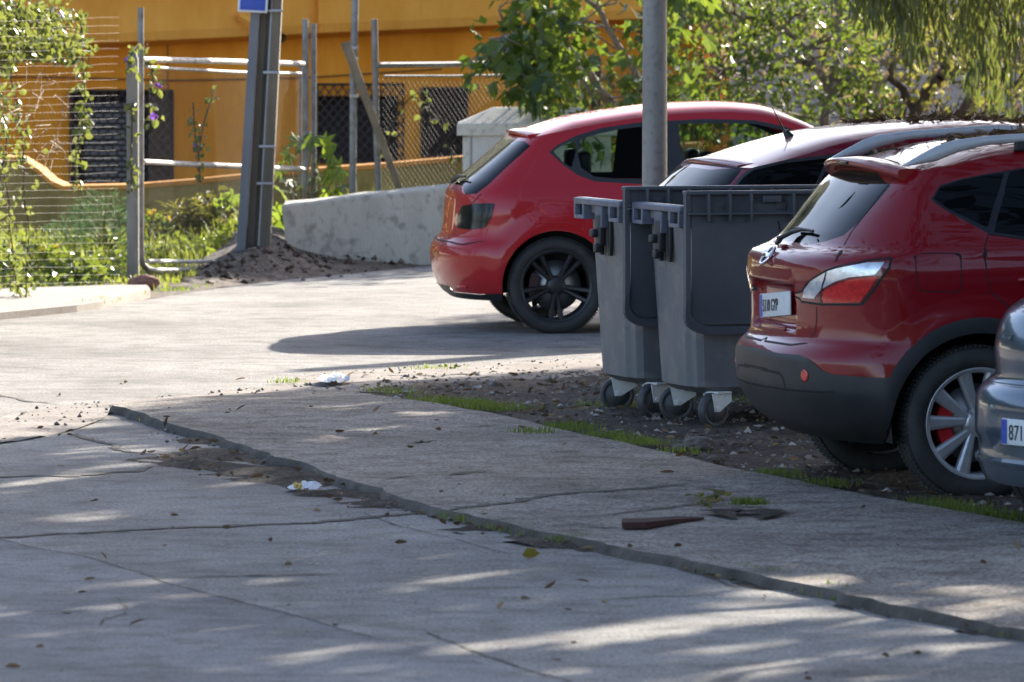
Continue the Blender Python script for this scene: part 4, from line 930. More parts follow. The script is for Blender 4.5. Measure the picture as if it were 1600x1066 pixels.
# ------------------------------------------------------------------ bins
def rrect(hx, hy, r, n=5, z=0.0, notch=None):
    out = []
    for cx, cy, a0 in ((hx - r, hy - r, 0), (-hx + r, hy - r, 90), (-hx + r, -hy + r, 180), (hx - r, -hy + r, 270)):
        for i in range(n + 1):
            a = R(a0 + 90 * i / n); out.append((cx + r * math.cos(a), cy + r * math.sin(a), z))
    return out
def make_bin():
    root = empty('wheeled_bin', (0, 0, 0))
    Z0, Z1 = .215, 1.135
    def ring(t):
        z = Z0 + (Z1 - Z0) * t; hx = .602 + .046 * t; hy = .312 + .058 * t; r = .05
        # flat narrow faces with a proud middle panel and set-back corner columns
        pts = []
        def colx(sx, rev):
            pr = [(-hy + .02, -.022), (-hy + .10, -.022), (-hy + .125, 0.0), (hy - .125, 0.0), (hy - .10, -.022), (hy - .02, -.022)]
            return [(sx * (hx + dx), y * 1.0, z) for y, dx in (pr if not rev else pr[::-1])]
        pts += [(x, -hy, z) for x in (-hx + .06, hx - .06)]
        pts += colx(1, False); pts += [(x, hy, z) for x in (hx - .06, -hx + .06)]; pts += colx(-1, True)
        return pts
    m = MB(); m.loft([ring(t) for t in (0, .02, .5, .98, 1.0)], smooth=False, caps=False)
    m.add(ring(0), [tuple(range(16))])
    rb = [(x * .9, y * .88, z - .035) for x, y, z in ring(0)]; m.loft([rb, ring(0)], caps=False, smooth=False); m.add(rb, [tuple(range(16))])
    inn = [[(x * .96, y * .94, z) for x, y, z in ring(t)] for t in (1.0, .1)]; m.loft(inn, caps=False, smooth=False); m.add(inn[1], [tuple(range(16))])
    rimo = [[(x * 1.03, y * 1.05, z + dz) for x, y, z in ring(1.0)] for dz in (-.05, .012)]; rimi = [[(x * .96, y * .94, z + .012) for x, y, z in ring(1.0)]]
    m.loft([[(x, y, z - .05) for x, y, z in ring(1.0)]] + rimo + rimi, caps=False, smooth=False)
    m.build('bin_body', MAT['bin_plastic'], root, bevel=.006)
    for sx in (-1, 1):
        b = MB(); x = sx * .676
        b.bbox((x, 0, 1.150), (.075, .80, .035), .008); b.bbox((x, 0, 1.075), (.05, .12, .12), .006)
        for sy in (-1, 1):
            for dy in (-.075, .075): b.bbox((x, sy * .305 + dy, 1.105), (.075, .022, .075), .004)
            b.bbox((x, sy * .305, 1.065), (.075, .17, .022), .004); b.bbox((x, sy * .305 - sy * 0, 1.105), (.02, .15, .07), .003, m=1)
        b.bbox((x, 0, 1.165), (.05, .76, .012), .003)
        o = b.build('lifting_bar', [MAT['bin_rim'], MAT['dark']], root)
        l = MB(); l.bbox((sx * .686, 0, 1.0), (.04, .085, .17), .01); l.bbox((sx * .712, -.05 * -sx * 0 + .02, .985), (.05, .06, .045), .01); l.bbox((sx * .70, .0, .905), (.045, .05, .05), .008); l.bbox((sx * .655, -.075, .985), (.02, .035, .24), .004); l.bbox((sx * .655, .075, .985), (.02, .035, .24), .004)
        l.build('lock', MAT['black_plastic'], o)
    # lid thrown open, hanging down the long side
    m = MB(); W = .70; zt, zb = 1.235, .50; yf = -.465; out = []
    prof = [(-W, zt), (-W, .66)] + [(-W + .13 - .13 * math.cos(a), .60 - .10 * math.sin(a)) for a in np.linspace(0, R(90), 7)]
    prof = prof + [(-x, z) for x, z in prof[::-1]]
    def lidpt(x, z, o=0): 
        t = (zt - z) / (zt - zb); return (x, yf - .035 * math.sin(math.pi * min(1, t)) + .02 * t + o, z)
    o1 = [lidpt(x, z, 0) for x, z in prof]; i1 = [lidpt(x * .965, zb + .03 + (z - zb) * .955, .0) for x, z in prof]; i2 = [lidpt(x * .955, zb + .04 + (z - zb) * .945, .018) for x, z in prof]; ob = [lidpt(x, z, .04) for x, z in prof]
    n = len(prof)
    m.loft([ob, o1, i1, i2], caps=False, smooth=False)
    # centre sheet, split in rows so that it bows a little
    rows = 10; grid = []
    for k in range(rows + 1):
        z = zb + .05 + (zt - zb - .055) * k / rows; half = W * .955
        if z < .60: half = W * .955 - .125 + .125 * math.cos(math.asin(min(1, (.60 - z) / .10)))
        grid.append([lidpt(x, z, .02 + .012 * math.sin(math.pi * (j / 12))) for j, x in enumerate(np.linspace(-half, half, 13))])
    m.loft(grid, closed=False, caps=False)
    m.bbox((0, yf + .03, zt + .004), (2 * W, .07, .022), .006)
    m.bbox((0, yf - .012, zt - .105), (2 * W - .02, .03, .012), .004)
    for k, x in enumerate(np.linspace(-W + .12, W - .12, 11)):
        if k % 4 != 3: m.bbox((x, yf - .010, zt - .075), (.012, .035, .15), .003)
        else: m.bbox((x, yf - .002, zt - .03), (.10, .03, .035), .004)
    m.add([lidpt(-.20, 1.09, .016), lidpt(-.192, 1.09, .016), lidpt(-.062, .55, .014), lidpt(-.07, .55, .014)], [(0, 1, 2, 3)], 1)
    m.build('lid', [MAT['bin_lid'], MAT['gap']], root)
    h = MB(); h.tube([(-.6, -.40, 1.19), (.6, -.40, 1.19)], .016, 10)
    for x in (-.5, -.17, .17, .5): h.bbox((x, -.405, 1.17), (.06, .09, .05), .008)
    h.build('hinge', MAT['bin_lid'], root)
    for sx in (-1, 1):
        for k, sy in enumerate((-1, 1)):
            f = MB(); x, y = sx * .46, sy * .285
            rot = Matrix.Rotation(R((25, -12, 40, 10)[(sx + 1) + k]), 3, 'Z')
            f.bbox((0, 0, .185), (.10, .10, .012), .003)
            for s2 in (-1, 1):
                pts = [(-.075, .182), (.06, .182), (.065, .14), (-.02, .085), (-.055, .085)]
                f.prism([(a, b) for a, b in pts], s2 * .032 - .003, s2 * .032 + .003)
            f.tube([(-.038, -.045, .1), (-.038, .045, .1)], .012, 8)
            o = f.build('caster', MAT['caster'], root); o.location = (x, y, 0); o.rotation_euler = rot.to_euler()
            w_ = MB(); c = (-.038, 0, .0935)
            w_.lathe_y([(-.024, .0), (-.024, .062), (-.012, .066), (-.026, .072), (-.026, .086), (-.016, .0925), (.016, .0925), (.026, .086), (.026, .072), (.012, .066), (.024, .062), (.024, 0)], 28, c=c)
            w_.build('caster_wheel', MAT['caster_tyre'], o)
    return root
MAT['bin_rim'] = M('bin rim plastic', srgb(104, 108, 122), .45, col2=srgb(84, 88, 98), vs=7)
bin1 = make_bin(); bin1.location = (1.43, 35.30, .008); bin1.scale = (1, 1, .99); bin1.rotation_euler = (0, 0, R(17))
tag(bin1, 'grey four wheeled bin with its dark lid hanging open, nearest the parked crossover', 'bin', 'grey wheeled bins')
bin2 = copy_tree(bin1); bin2.location = (1.13, 36.12, .008)
tag(bin2, 'grey four wheeled bin standing behind the other bin, in front of the lamp post', 'bin', 'grey wheeled bins')

# ------------------------------------------------------------------ lamp post
p = V(1023, 290, 40.0); m = MB()
zs = [0, .5, 1.0, 3.0, 5.0, 7.5]; m.tube([(p.x, 40, z) for z in zs], [.079, .077, .0755, .070, .064, .055], 28)
lp = m.build('lamp_post', M('weathered grey paint', srgb(146, 143, 137), .5, col2=srgb(122, 119, 114), vs=2.5, bump=.15, bs=60, speck=srgb(70, 66, 60), spscale=25, spamt=.3, stretch=(1, 1, .3), dist=.002))
tag(lp, 'grey painted lamp post rising behind the bins in front of the red hatchback', 'lamp post')
m = MB(); m.bbox((p.x, 40, .02), (.36, .36, .03), .008)
for a in (-1, 1):
    for b in (-1, 1): m.tube([(p.x + a * .13, 40 + b * .13, .03), (p.x + a * .13, 40 + b * .13, .07)], .014, 8)
m.build('base_plate', MAT['galv'], lp)
m = MB(); m.tube([(p.x, 40, 7.45), (p.x - .1, 39.8, 7.8), (p.x - .5, 39.0, 7.95), (p.x - .9, 38.2, 7.98)], [.05, .045, .04, .035], 12); m.build('arm', MAT['galv'], lp)
m = MB(); m.bbox((p.x - 1.05, 37.9, 7.97), (.30, .62, .12), .04, rot=Matrix.Rotation(R(-27), 3, 'Z')); m.build('lamp_head', MAT['galv'], lp)

# ------------------------------------------------------------------ concrete block
CONC2 = M('cast concrete', srgb(170, 164, 152), .9, col2=srgb(188, 182, 170), vs=3.5, bump=.7, bs=40, dist=.01, speck=srgb(95, 90, 82), spscale=11, spamt=.5, stretch=(1, 1, .5))
a0 = V(440, 321, 55.2); a1 = V(452, 421, 55.2); b0 = V(775, 284, 56.3); b1 = V(775, 402, 56.3)
dirv = (b0 - a0); dirv.z = 0; nrm = Vector((-dirv.y, dirv.x, 0)).normalized(); th = .62
OFB = Vector((.02, .75, 0)); N_ = 16; m = MB(); rings = []
for i in range(N_ + 1):
    t = i / N_; top = a0.lerp(b0, t); bot = a1.lerp(b1, t); j = lambda s: (random.random() - .5) * s
    A = top + Vector((0, 0, j(.012) - .012)); A2 = top + nrm * .018 + Vector((0, 0, .004 + j(.01))); B = top + OFB + Vector((0, 0, .012 + j(.012))); Bb = bot + OFB
    if i == 0: A2 = A2 + dirv.normalized() * .02
    rings.append([bot + Vector((0, 0, -.03)), bot.lerp(A, .5) - nrm * .004, A, A2, B, Bb + Vector((0, 0, -.03))])
m.loft(rings, smooth=False)
tag(m.build('concrete_block', CONC2), 'long low grey concrete block lying between the leaning pole and the red hatchback', 'concrete block')

# ------------------------------------------------------------------ concrete cabinet behind the block
CONC3 = M('pale concrete', srgb(214, 205, 188), .9, col2=srgb(228, 220, 204), vs=3, bump=.4, bs=60, dist=.006, speck=srgb(130, 120, 108), spscale=20, spamt=.4)
cabA = V(723, 212, 58.0); Dz = 58.0; wcab = 1.28; dep = .62
root = tag(empty('cabinet', (cabA.x, Dz, 0)), 'pale concrete utility cabinet with a sloping lid behind the red hatchback', 'utility cabinet')
m = MB(); zt = cabA.z; m.bbox((wcab / 2, dep / 2, zt / 2), (wcab, dep, zt), .012)
m.build('cabinet_body', CONC3, root)
z1 = V(715, 195, 58).z; zr_ = V(800, 169, 58).z
m = MB(); o_ = .05; cap = [(-o_, -o_, zt + .002), (wcab + o_, -o_, zt + .002), (wcab + o_, dep + o_, zt + .002), (-o_, dep + o_, zt + .002)]; cap2 = [(x, y, z1) for x, y, z in cap]; cap3 = [(.26, .27, zr_), (wcab - .26, .27, zr_), (wcab - .26, dep - .2, zr_), (.26, dep - .2, zr_)]
cap2i = [(x * 1.0, y, z1 + .012) for x, y, z in [( -o_ + .01, -o_ + .01, 0), (wcab + o_ - .01, -o_ + .01, 0), (wcab + o_ - .01, dep + o_ - .01, 0), (-o_ + .01, dep + o_ - .01, 0)]]
m.loft([cap, cap2, cap2i, cap3], smooth=False); m.build('cabinet_lid', CONC3, root)
m = MB(); m.bbox((.36, -.004, .62), (.56, .02, .98), .006); d = m.build('door', M('painted cabinet door', srgb(222, 216, 204), .7, col2=srgb(206, 198, 186), vs=6), root)
m = MB(); 
for q0, q1 in (((.07, .115), (.65, .115)), ((.65, .115), (.65, 1.125)), ((.65, 1.125), (.07, 1.125)), ((.07, 1.125), (.07, .115))): m.tube([(q0[0], -.012, q0[1]), (q1[0], -.012, q1[1])], .008, 6)
m.bbox((.6, -.02, .62), (.03, .02, .1), .004); m.build('door_frame', MAT['galv'], d)
m = MB(); pts = [V(838, 172, 58.42), V(852, 176, 58.3), V(864, 183, 58.1), V(870, 190, 57.97), V(874, 215, 57.94)]
m.tube(pts, .012, 8); tag(m.build('cable', MAT['black_plastic']), 'black cable lying over the lid of the pale concrete cabinet', 'cable')

# ------------------------------------------------------------------ leaning steel pole with a parking sign
base = V(396, 392, 54.6); topv = V(418, -12, 54.6); sl_ = (topv - base) / (topv.z - base.z)
def polept(z): return base + sl_ * (z - base.z)
UP = M('pole skylit steel grey', srgb(120, 124, 130), .5, metal=.1, col2=srgb(104, 104, 106), vs=4, bump=.2, bs=50, stretch=(1, 1, .3))  # left flange: bluish sky light put into the colour
UD = M('pole sunlit weathered face', srgb(120, 110, 92), .8, col2=srgb(92, 84, 72), vs=6, bump=.4, bs=40, stretch=(1, 1, .15))  # warm sunlight put into the right flange's colour, also used on the web
root = tag(empty('utility_pole', (base.x, base.y, base.z)), 'leaning grey utility pole with an H shaped section beside the spoil heap', 'pole')
HT = 5.5; lean = sl_ * 1.0
def pole_bar(m, x0, x1, y0, y1, mi=0):
    r = []
    for z in (-.3, 1.0, 2.5, HT):
        sh = Vector((sl_.x * z, sl_.y * z, z)); tp = 1 - .04 * z
        r.append([sh + Vector((x * tp, y * tp, 0)) for x, y in ((x0, y0), (x1, y0), (x1, y1), (x0, y1))])
    m.loft(r, mi, smooth=False)
m = MB(); pole_bar(m, -.135, -.062, -.10, .10); m.build('left_flange' if False else 'flange', UP, root)
m = MB(); pole_bar(m, .055, .135, -.10, .10); m.build('flange', UD, root)
m = MB(); pole_bar(m, -.06, .005, -.02, .02); pole_bar(m, .005, .053, .0, .04); m.build('web', UD, root)
m = MB(); cpts = [Vector((sl_.x * z + .045, -.06, z)) for z in (-.2, 1, 2, HT)]; m.tube(cpts, .012, 8)
m.build('conduit', MAT['galv'], root)
for z in (.55, .85, 1.45, 1.95):
    m = MB(); sh = sl_ * z; m.bbox((sh.x + .07, -.10 * (1 - .04 * z) - .006, z), (.14 * (1 - .04 * z), .012, .022), .003); m.build('strap', MAT['galv'], root)
# sign
s0 = V(371, -30, 54.44); s1 = V(417.5, 19.5, 54.44); w_ = s1.x - s0.x
sg = tag(empty('parking_sign', (s0.x + w_ / 2, 54.44, s1.z)), 'blue sign with a white border fixed to the leaning pole', 'sign')
m = MB(); h_ = w_ * 1.0; rot = Matrix.Rotation(R(3), 3, 'Y')
m.bbox((0, 0, h_ / 2), (w_, .012, h_), .005); m.build('sign_plate', M('sign white', (.75, .76, .78), .4, col2=(.66, .67, .70), vs=8), sg)
m = MB(); m.bbox((0, -.008, h_ / 2), (w_ - .034, .004, h_ - .034), .0015); m.build('sign_face', M('sign blue', (.03, .08, .42), .4, col2=(.04, .10, .46), vs=8), sg)
m = MB(); m.bbox((.02, .03, h_ / 2), (.06, .05, .03), .004); m.build('sign_clamp', MAT['galv'], sg)
sg.rotation_euler = (0, R(3.0), 0)

# ------------------------------------------------------------------ fences and gates
RUST = M('rusty white tube', srgb(168, 162, 150), .6, col2=srgb(196, 192, 184), vs=14, bump=.3, bs=60, speck=srgb(120, 78, 50), spscale=16, spamt=.7, dist=.003)
GREY_T = M('weathered galvanised tube', srgb(140, 140, 138), .5, metal=.25, col2=srgb(112, 110, 104), vs=9, speck=srgb(110, 80, 58), spscale=18, spamt=.5)
WIRE = M('galvanised wire', srgb(104, 92, 76), .7, col2=srgb(84, 72, 58), vs=6)
WIRE_D = M('dark wire', srgb(70, 60, 50), .7, col2=srgb(96, 84, 70), vs=6)
CPOST = M('concrete fence post', srgb(118, 112, 100), .9, col2=srgb(150, 145, 132), vs=6, bump=.5, bs=50, stretch=(1, 1, .4))
WOOD = M('grey weathered wood', srgb(150, 138, 118), .85, col2=srgb(118, 106, 88), vs=10, bump=.4, bs=40, stretch=(1, 1, .15))
def fD(px): return 52.0 + (px - 208) / 270 * 5.0 if px < 478 else 57.0 + (px - 478) / 434 * 2.8
def FV(px, py, dD=0): return V(px, py, fD(px) + dD)
def post(name, mat, pts, r, label, cat='fence post', group=None, n=12, m=None):
    m = MB(); m.tube(pts, r, n); return tag(m.build(name, mat), label, cat, group)
# concrete corner post
b = FV(208, 446); t = FV(207, 82); m = MB()
m.loft([[(b.x + x, b.y + y, z) for x, y in ((-.045, -.05), (.045, -.05), (.045, .05), (-.045, .05))] for z in (-.1, b.z, t.z - .05)] + [[(b.x + x * .6, b.y + y * .6, t.z) for x, y in ((-.045, -.05), (.045, -.05), (.045, .05), (-.045, .05))]], smooth=False)
tag(m.build('fence_post', CPOST, bevel=.008), 'square grey concrete fence post beside the pipe gate at the left', 'fence post')
# pipe gate: bent frame of white tube
def tubeobj(name, mat, parent, pts, r, n=10):
    m = MB(); m.tube([Vector(p) - parent.location for p in pts], r, n); return m.build(name, mat, parent)
gb = FV(221, 425); gate = tag(empty('pipe_gate', tuple(gb)), 'rusty white pipe gate with bent lower corner between the concrete post and the leaning pole', 'gate')
cor = [FV(220, 12), FV(220, 200), FV(220, 370), FV(220.5, 400), FV(223, 413), FV(230, 420), FV(242, 423), FV(262, 423), FV(300, 422), FV(345, 420)]
tubeobj('frame_tube', GREY_T, gate, cor, .024)
tubeobj('top_rail', RUST, gate, [FV(222, 93), FV(350, 96), FV(474, 100)], .023)
tubeobj('wire_rail', RUST, gate, [FV(230, 105), FV(300, 109), FV(350, 112), FV(400, 114), FV(470, 115)], .013)
tubeobj('middle_rail', RUST, gate, [FV(224, 253), FV(300, 257), FV(372, 260), FV(478, 265)], .022)
tubeobj('bottom_rail', RUST, gate, [FV(232, 408), FV(300, 409), FV(345, 408)], .016)
tubeobj('hinge_stile', GREY_T, gate, [FV(470, 100), FV(469, 200), FV(470, 290)], .012)
def mesh_panel(m, P00, P10, P11, P01, cell, r, diag=True, horiz=None):
    """woven wire between four corners as thin three-sided bars"""
    P00, P10, P11, P01 = map(Vector, (P00, P10, P11, P01)); W = (P10 - P00).length; H = (P01 - P00).length
    def pt(u, v): return (P00.lerp(P10, u)).lerp(P01.lerp(P11, u), v)
    def bar(a, b): m.tube([a, b], r, 3, cap=False, smooth=False)
    if diag:
        k = int((W + H) / cell)
        for i in range(k + 1):
            s = i * cell
            u0, v0 = (s / W, 0) if s <= W else (1, (s - W) / H); u1, v1 = (0, s / H) if s <= H else ((s - H) / W, 1)
            bar(pt(u0, v0), pt(u1, v1)); bar(pt(1 - u0, v0), pt(1 - u1, v1) + Vector((0, -r, 0)))
    else:
        for i in range(int(H / cell) + 1):
            seg = [pt(u, min(1, (i * cell + (random.random() - .5) * .006) / H)) + Vector((0, 0, (random.random() - .5) * .004)) for u in np.linspace(0, 1, 20)]
            m.tube(seg, r, 3, cap=False, smooth=False)
        for i in range(int(W / horiz) + 1): bar(pt(i * horiz / W, 0), pt(i * horiz / W, 1))
m = MB(); mesh_panel(m, FV(232, 408) - gate.location, FV(470, 290) - gate.location, FV(470, 115) - gate.location, FV(232, 108) - gate.location, .055, .0011); m.build('chain_link', WIRE_D, gate)
# left wire fence with horizontal strands
lf = tag(empty('wire_fence', tuple(FV(100, 440, .2))), 'sagging wire mesh fence overgrown with vines at the left edge', 'fence')
m = MB(); L0 = lf.location
mesh_panel(m, FV(-420, 452, .2) - L0, FV(186, 440, .15) - L0, FV(186, 20, .15) - L0, FV(-420, 40, .2) - L0, .046, .0005, False, .31); m.build('wire_mesh', WIRE, lf)
for px in (-180, -410):
    m = MB(); m.tube([FV(px, 455, .2) - L0, FV(px, 10, .2) - L0], .022, 8); m.build('stake', GREY_T, lf)
# loose posts right of the leaning pole
post('gate_post', GREY_T, [FV(478, 372), FV(477, 30)], .026, 'pale steel gate post immediately right of the leaning pole, left one of a close pair', 'gate post', 'steel gate posts')
post('gate_post', GREY_T, [FV(490, 365), FV(490, 37)], .024, 'pale steel gate post, right one of the close pair behind the concrete block', 'gate post', 'steel gate posts')
tp = FV(551, 350); p_ = post('scaffold_pole', GREY_T, [tp, FV(552, 130), FV(556, -40)], .030, 'tall thin steel pole standing behind the concrete block, taller than its neighbours', 'pole')
m = MB()
for y in (75, 92, 150): q = FV(553, y); m.bbox(q, (.075, .075, .03), .006)
m.build('clamp', RUST, p_)
post('fence_post', GREY_T, [FV(593, 345), FV(588, 200), FV(585, 30)], .028, 'slightly tilted steel post at the left end of the chain link fence', 'fence post')
m = MB(); a = FV(539, 66, -.12); c = FV(626, 300, -.12); d_ = (c - a).normalized(); side = Vector((0, 0, 1)).cross(d_).normalized(); side = Vector((d_.z, 0, -d_.x)).normalized()
m.loft([[q + side * .034 * wv + Vector((0, .014, 0)), q + side * .034 * wv - Vector((0, .014, 0)), q - side * .034 * wv - Vector((0, .014, 0)), q - side * .034 * wv + Vector((0, .014, 0))] for q, wv in ((a, 1.2), (a.lerp(c, .5), .95), (c, .8))], smooth=False)
tag(m.build('plank', WOOD), 'weathered wooden plank leaning diagonally against the tall thin pole', 'plank')
cf = tag(empty('chain_link_fence', tuple(FV(750, 300))), 'chain link fence with a grey top rail between the tilted post and the tree', 'fence')
L0 = cf.location
for nm, pts, r in (('top_rail', [FV(592, 102), FV(700, 101), FV(912, 96)], .025), ('wire_rail', [FV(600, 119), FV(700, 119), FV(908, 116)], .010)):
    m = MB(); m.tube([q - L0 for q in pts], r, 10); m.build(nm, GREY_T, cf)
m = MB(); m.tube([FV(912, 300) - L0, FV(912, 76) - L0], .022, 10); m.build('fence_post', GREY_T, cf)
m = MB(); mesh_panel(m, FV(598, 320) - L0, FV(912, 320) - L0, FV(912, 112) - L0, FV(598, 119) - L0, .06, .0017); mesh_panel(m, FV(912, 320) - L0, FV(1100, 320) - L0, FV(1100, 92) - L0, FV(912, 96) - L0, .06, .0017); m.build('chain_link', WIRE_D, cf)
b = FV(931, 320, .1); m = MB(); m.loft([[(b.x + x, b.y + y, z) for x, y in ((-.045, -.05), (.045, -.05), (.045, .05), (-.045, .05))] for z in (0, V(931, 90, b.y).z)], smooth=False)
tag(m.build('fence_post', M('dark old timber', srgb(84, 76, 64), .9, col2=srgb(110, 100, 84), vs=8, bump=.5, bs=40), bevel=.006), 'dark square timber fence post behind the roof of the red hatchback', 'fence post')

# ------------------------------------------------------------------ garden wall and house
OCHRE = M('ochre stucco', (.74, .265, .024), .9, spec=.05, col2=(.92, .38, .046), vs=2.2, bump=.5, bs=26, dist=.014, stretch=(1, 1, .28))
OCHRE_L = M('ochre stucco upper band', (.80, .33, .048), .9, spec=.05, col2=(.94, .44, .085), vs=2.0, bump=.6, bs=18, dist=.016, stretch=(1, 1, .45))
COPE = M('orange coping', (.85, .40, .10), .9, col2=(.75, .32, .07), vs=5, bump=.4, bs=30)
WALLG = M('lichened render', srgb(176, 152, 92), .95, col2=srgb(138, 120, 72), vs=2.5, bump=.6, bs=25, dist=.02)
gw = [(-60, 240), (30, 244), (60, 262), (80, 280), (100, 289), (200, 287), (300, 279), (380, 271), (480, 262), (600, 254), (720, 243), (900, 232), (1090, 222)]
def wD(px): return 58.6 + px / 1100 * 4.0
tops = [V(x, y, wD(x)) for x, y in gw]
wall = tag(empty('garden_wall', (tops[5].x, tops[5].y, 0)), 'low garden wall with an orange coping in front of the ochre house', 'wall'); L0 = wall.location
m = MB(); m.loft([[(t.x, t.y, -.1), (t.x, t.y, t.z - .05), (t.x + .05, t.y + .16, t.z - .05), (t.x + .05, t.y + .16, -.1)] for t in [q - L0 for q in tops]], smooth=False); m.build('wall_face', WALLG, wall)
m = MB(); m.loft([[(t.x - .01, t.y - .025, t.z - .048), (t.x, t.y - .03, t.z - .01), (t.x, t.y, t.z), (t.x + .05, t.y + .18, t.z), (t.x + .06, t.y + .2, t.z - .048)] for t in [q - L0 for q in tops]], smooth=False); m.build('coping', COPE, wall)
# house: lower wall with real window openings, jutting upper storey
def hD(px): return 65.0 + px / 1100 * 4.6
def HV(px, py, dd=0.0): return V(px, py, hD(px) + dd)
house = tag(empty('house', tuple(HV(500, 300)) ), 'ochre stucco house with barred basement windows and a jutting upper storey', 'house'); L0 = house.location.copy()
wins = [(112, 142, 268, 287), (497, 150, 622, 252), (661, 138, 728, 242)]
xs_ = sorted({-700, 1098} | {q[0] for q in wins} | {q[2] for q in wins}); m = MB()
for xa, xb in zip(xs_[:-1], xs_[1:]):
    wi = [q for q in wins if q[0] == xa]
    bands = [(-20, 420)] if not wi else [(-20, wi[0][1]), (wi[0][3], 420)]
    for ya, yb in bands:
        m.add([HV(xa, yb) - L0, HV(xb, yb) - L0, HV(xb, ya) - L0, HV(xa, ya) - L0], [(0, 1, 2, 3)])
    if wi:
        q = wi[0]; c4 = [(q[0], q[3]), (q[2], q[3]), (q[2], q[1]), (q[0], q[1])]
        f = [HV(a, b) - L0 for a, b in c4]; k = [HV(a, b, .28) - L0 for a, b in c4]
        m.add(f + k, [(i, (i + 1) % 4, 4 + (i + 1) % 4, 4 + i) for i in range(4)])
e0, e1 = HV(-700, 420) - L0, HV(1098, 420) - L0
back = [Vector((e1.x, e1.y, e1.z)), Vector((e1.x + 1, e1.y + 9, e1.z)), Vector((e0.x, e0.y + 9, e0.z)), Vector((e0.x, e0.y, e0.z))]
for a, b in zip(back[:-1], back[1:]): m.add([a, b, Vector((b.x, b.y, 2.3 - L0.z)), Vector((a.x, a.y, 2.3 - L0.z))], [(0, 1, 2, 3)])
m.build('wall', OCHRE, house, fix=False)
# upper storey, juts out 35 cm, its underside in shade
def edgeY(px): return 66 - (px - 180) * .045
up = MB(); pr = [-700, -200, 180, 400, 497]; R_ = []
def updec(pxs, dd):
    return [[HV(px, edgeY(px) + 8, -.02) - L0, HV(px, edgeY(px), -dd) - L0, HV(px, edgeY(px) - 14, -dd - .03) - L0, HV(px, -34, -dd - .03) - L0] for px in pxs]
up.loft(updec(pr, .34), closed=False, caps=False, smooth=False); up.loft(updec([497, 700, 900, 1098], .40), closed=False, caps=False, smooth=False)
q = updec([497], .34)[0]; q2 = updec([497], .40)[0]; up.loft([q, q2], closed=False, caps=False, smooth=False)
q = updec([1098], .40)[0]; up.add([q[0], q[1], q[2], q[3], HV(1098, -34, 3) - L0, HV(1098, 60, 3) - L0], [(0, 1, 2, 3, 4, 5)])
zt_ = 2.52 - L0.z; a, b = HV(-700, -34, -.37) - L0, HV(1098, -34, -.43) - L0
up.add([a, b, Vector((b.x, b.y, zt_)), Vector((a.x, a.y, zt_))], [(0, 1, 2, 3)]); up.add([Vector((a.x, a.y, zt_)), Vector((b.x, b.y, zt_)), Vector((b.x + 1, b.y + 9, zt_)), Vector((a.x, a.y + 9, zt_))], [(0, 1, 2, 3)])
up.add([b, Vector((b.x + 1, b.y + 9, b.z)), Vector((b.x + 1, b.y + 9, zt_)), Vector((b.x, b.y, zt_))], [(0, 1, 2, 3)]); up.add([a, Vector((a.x, a.y + 9, a.z)), Vector((a.x, a.y + 9, zt_)), Vector((a.x, a.y, zt_))], [(0, 1, 2, 3)])
up.build('upper_storey', OCHRE_L, house, fix=False)
m = MB(); c0 = HV(372, 24, -.42) - L0; c1 = HV(440, 66, -.62) - L0
m.tube([c0, c1], .045, 4, smooth=False); m.build('bracket', OCHRE_L, house)
m = MB(); c0 = HV(425, 48, -.40) - L0; c1 = HV(440, 60, -.75) - L0; m.tube([c0, c1], .05, 14, cap=False); m.tube([c0, c1], .042, 14, cap=False); m.add([c0 + Vector((.04 * math.cos(t), 0, .04 * math.sin(t))) for t in np.linspace(0, 6.283, 12, endpoint=False)], [tuple(range(12))]); m.build('spout', M('clay spout', srgb(150, 100, 60), .8, col2=srgb(110, 70, 45), vs=9), house)
m = MB(); pc = [HV(262, y, -.03) - L0 for y in (64, 100, 138)] + [HV(264, 141, -.07) - L0]; m.tube(pc, .006, 6); m.tube([HV(-300, 118, -.03) - L0, HV(100, 121, -.035) - L0, HV(262, 126, -.03) - L0, HV(470, 122, -.03) - L0, HV(690, 108, -.035) - L0], .007, 6); m.build('wall_cable', M('brown cable', (.10, .05, .02), .7, col2=(.14, .07, .03), vs=8), house)
GRILLE = M('black iron grille', (.018, .014, .012), .6, col2=(.04, .025, .018), vs=20)
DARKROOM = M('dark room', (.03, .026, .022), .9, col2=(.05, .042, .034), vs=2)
SHUT = M('grey slatted shutter', srgb(150, 146, 138), .6, col2=srgb(120, 116, 108), vs=8)
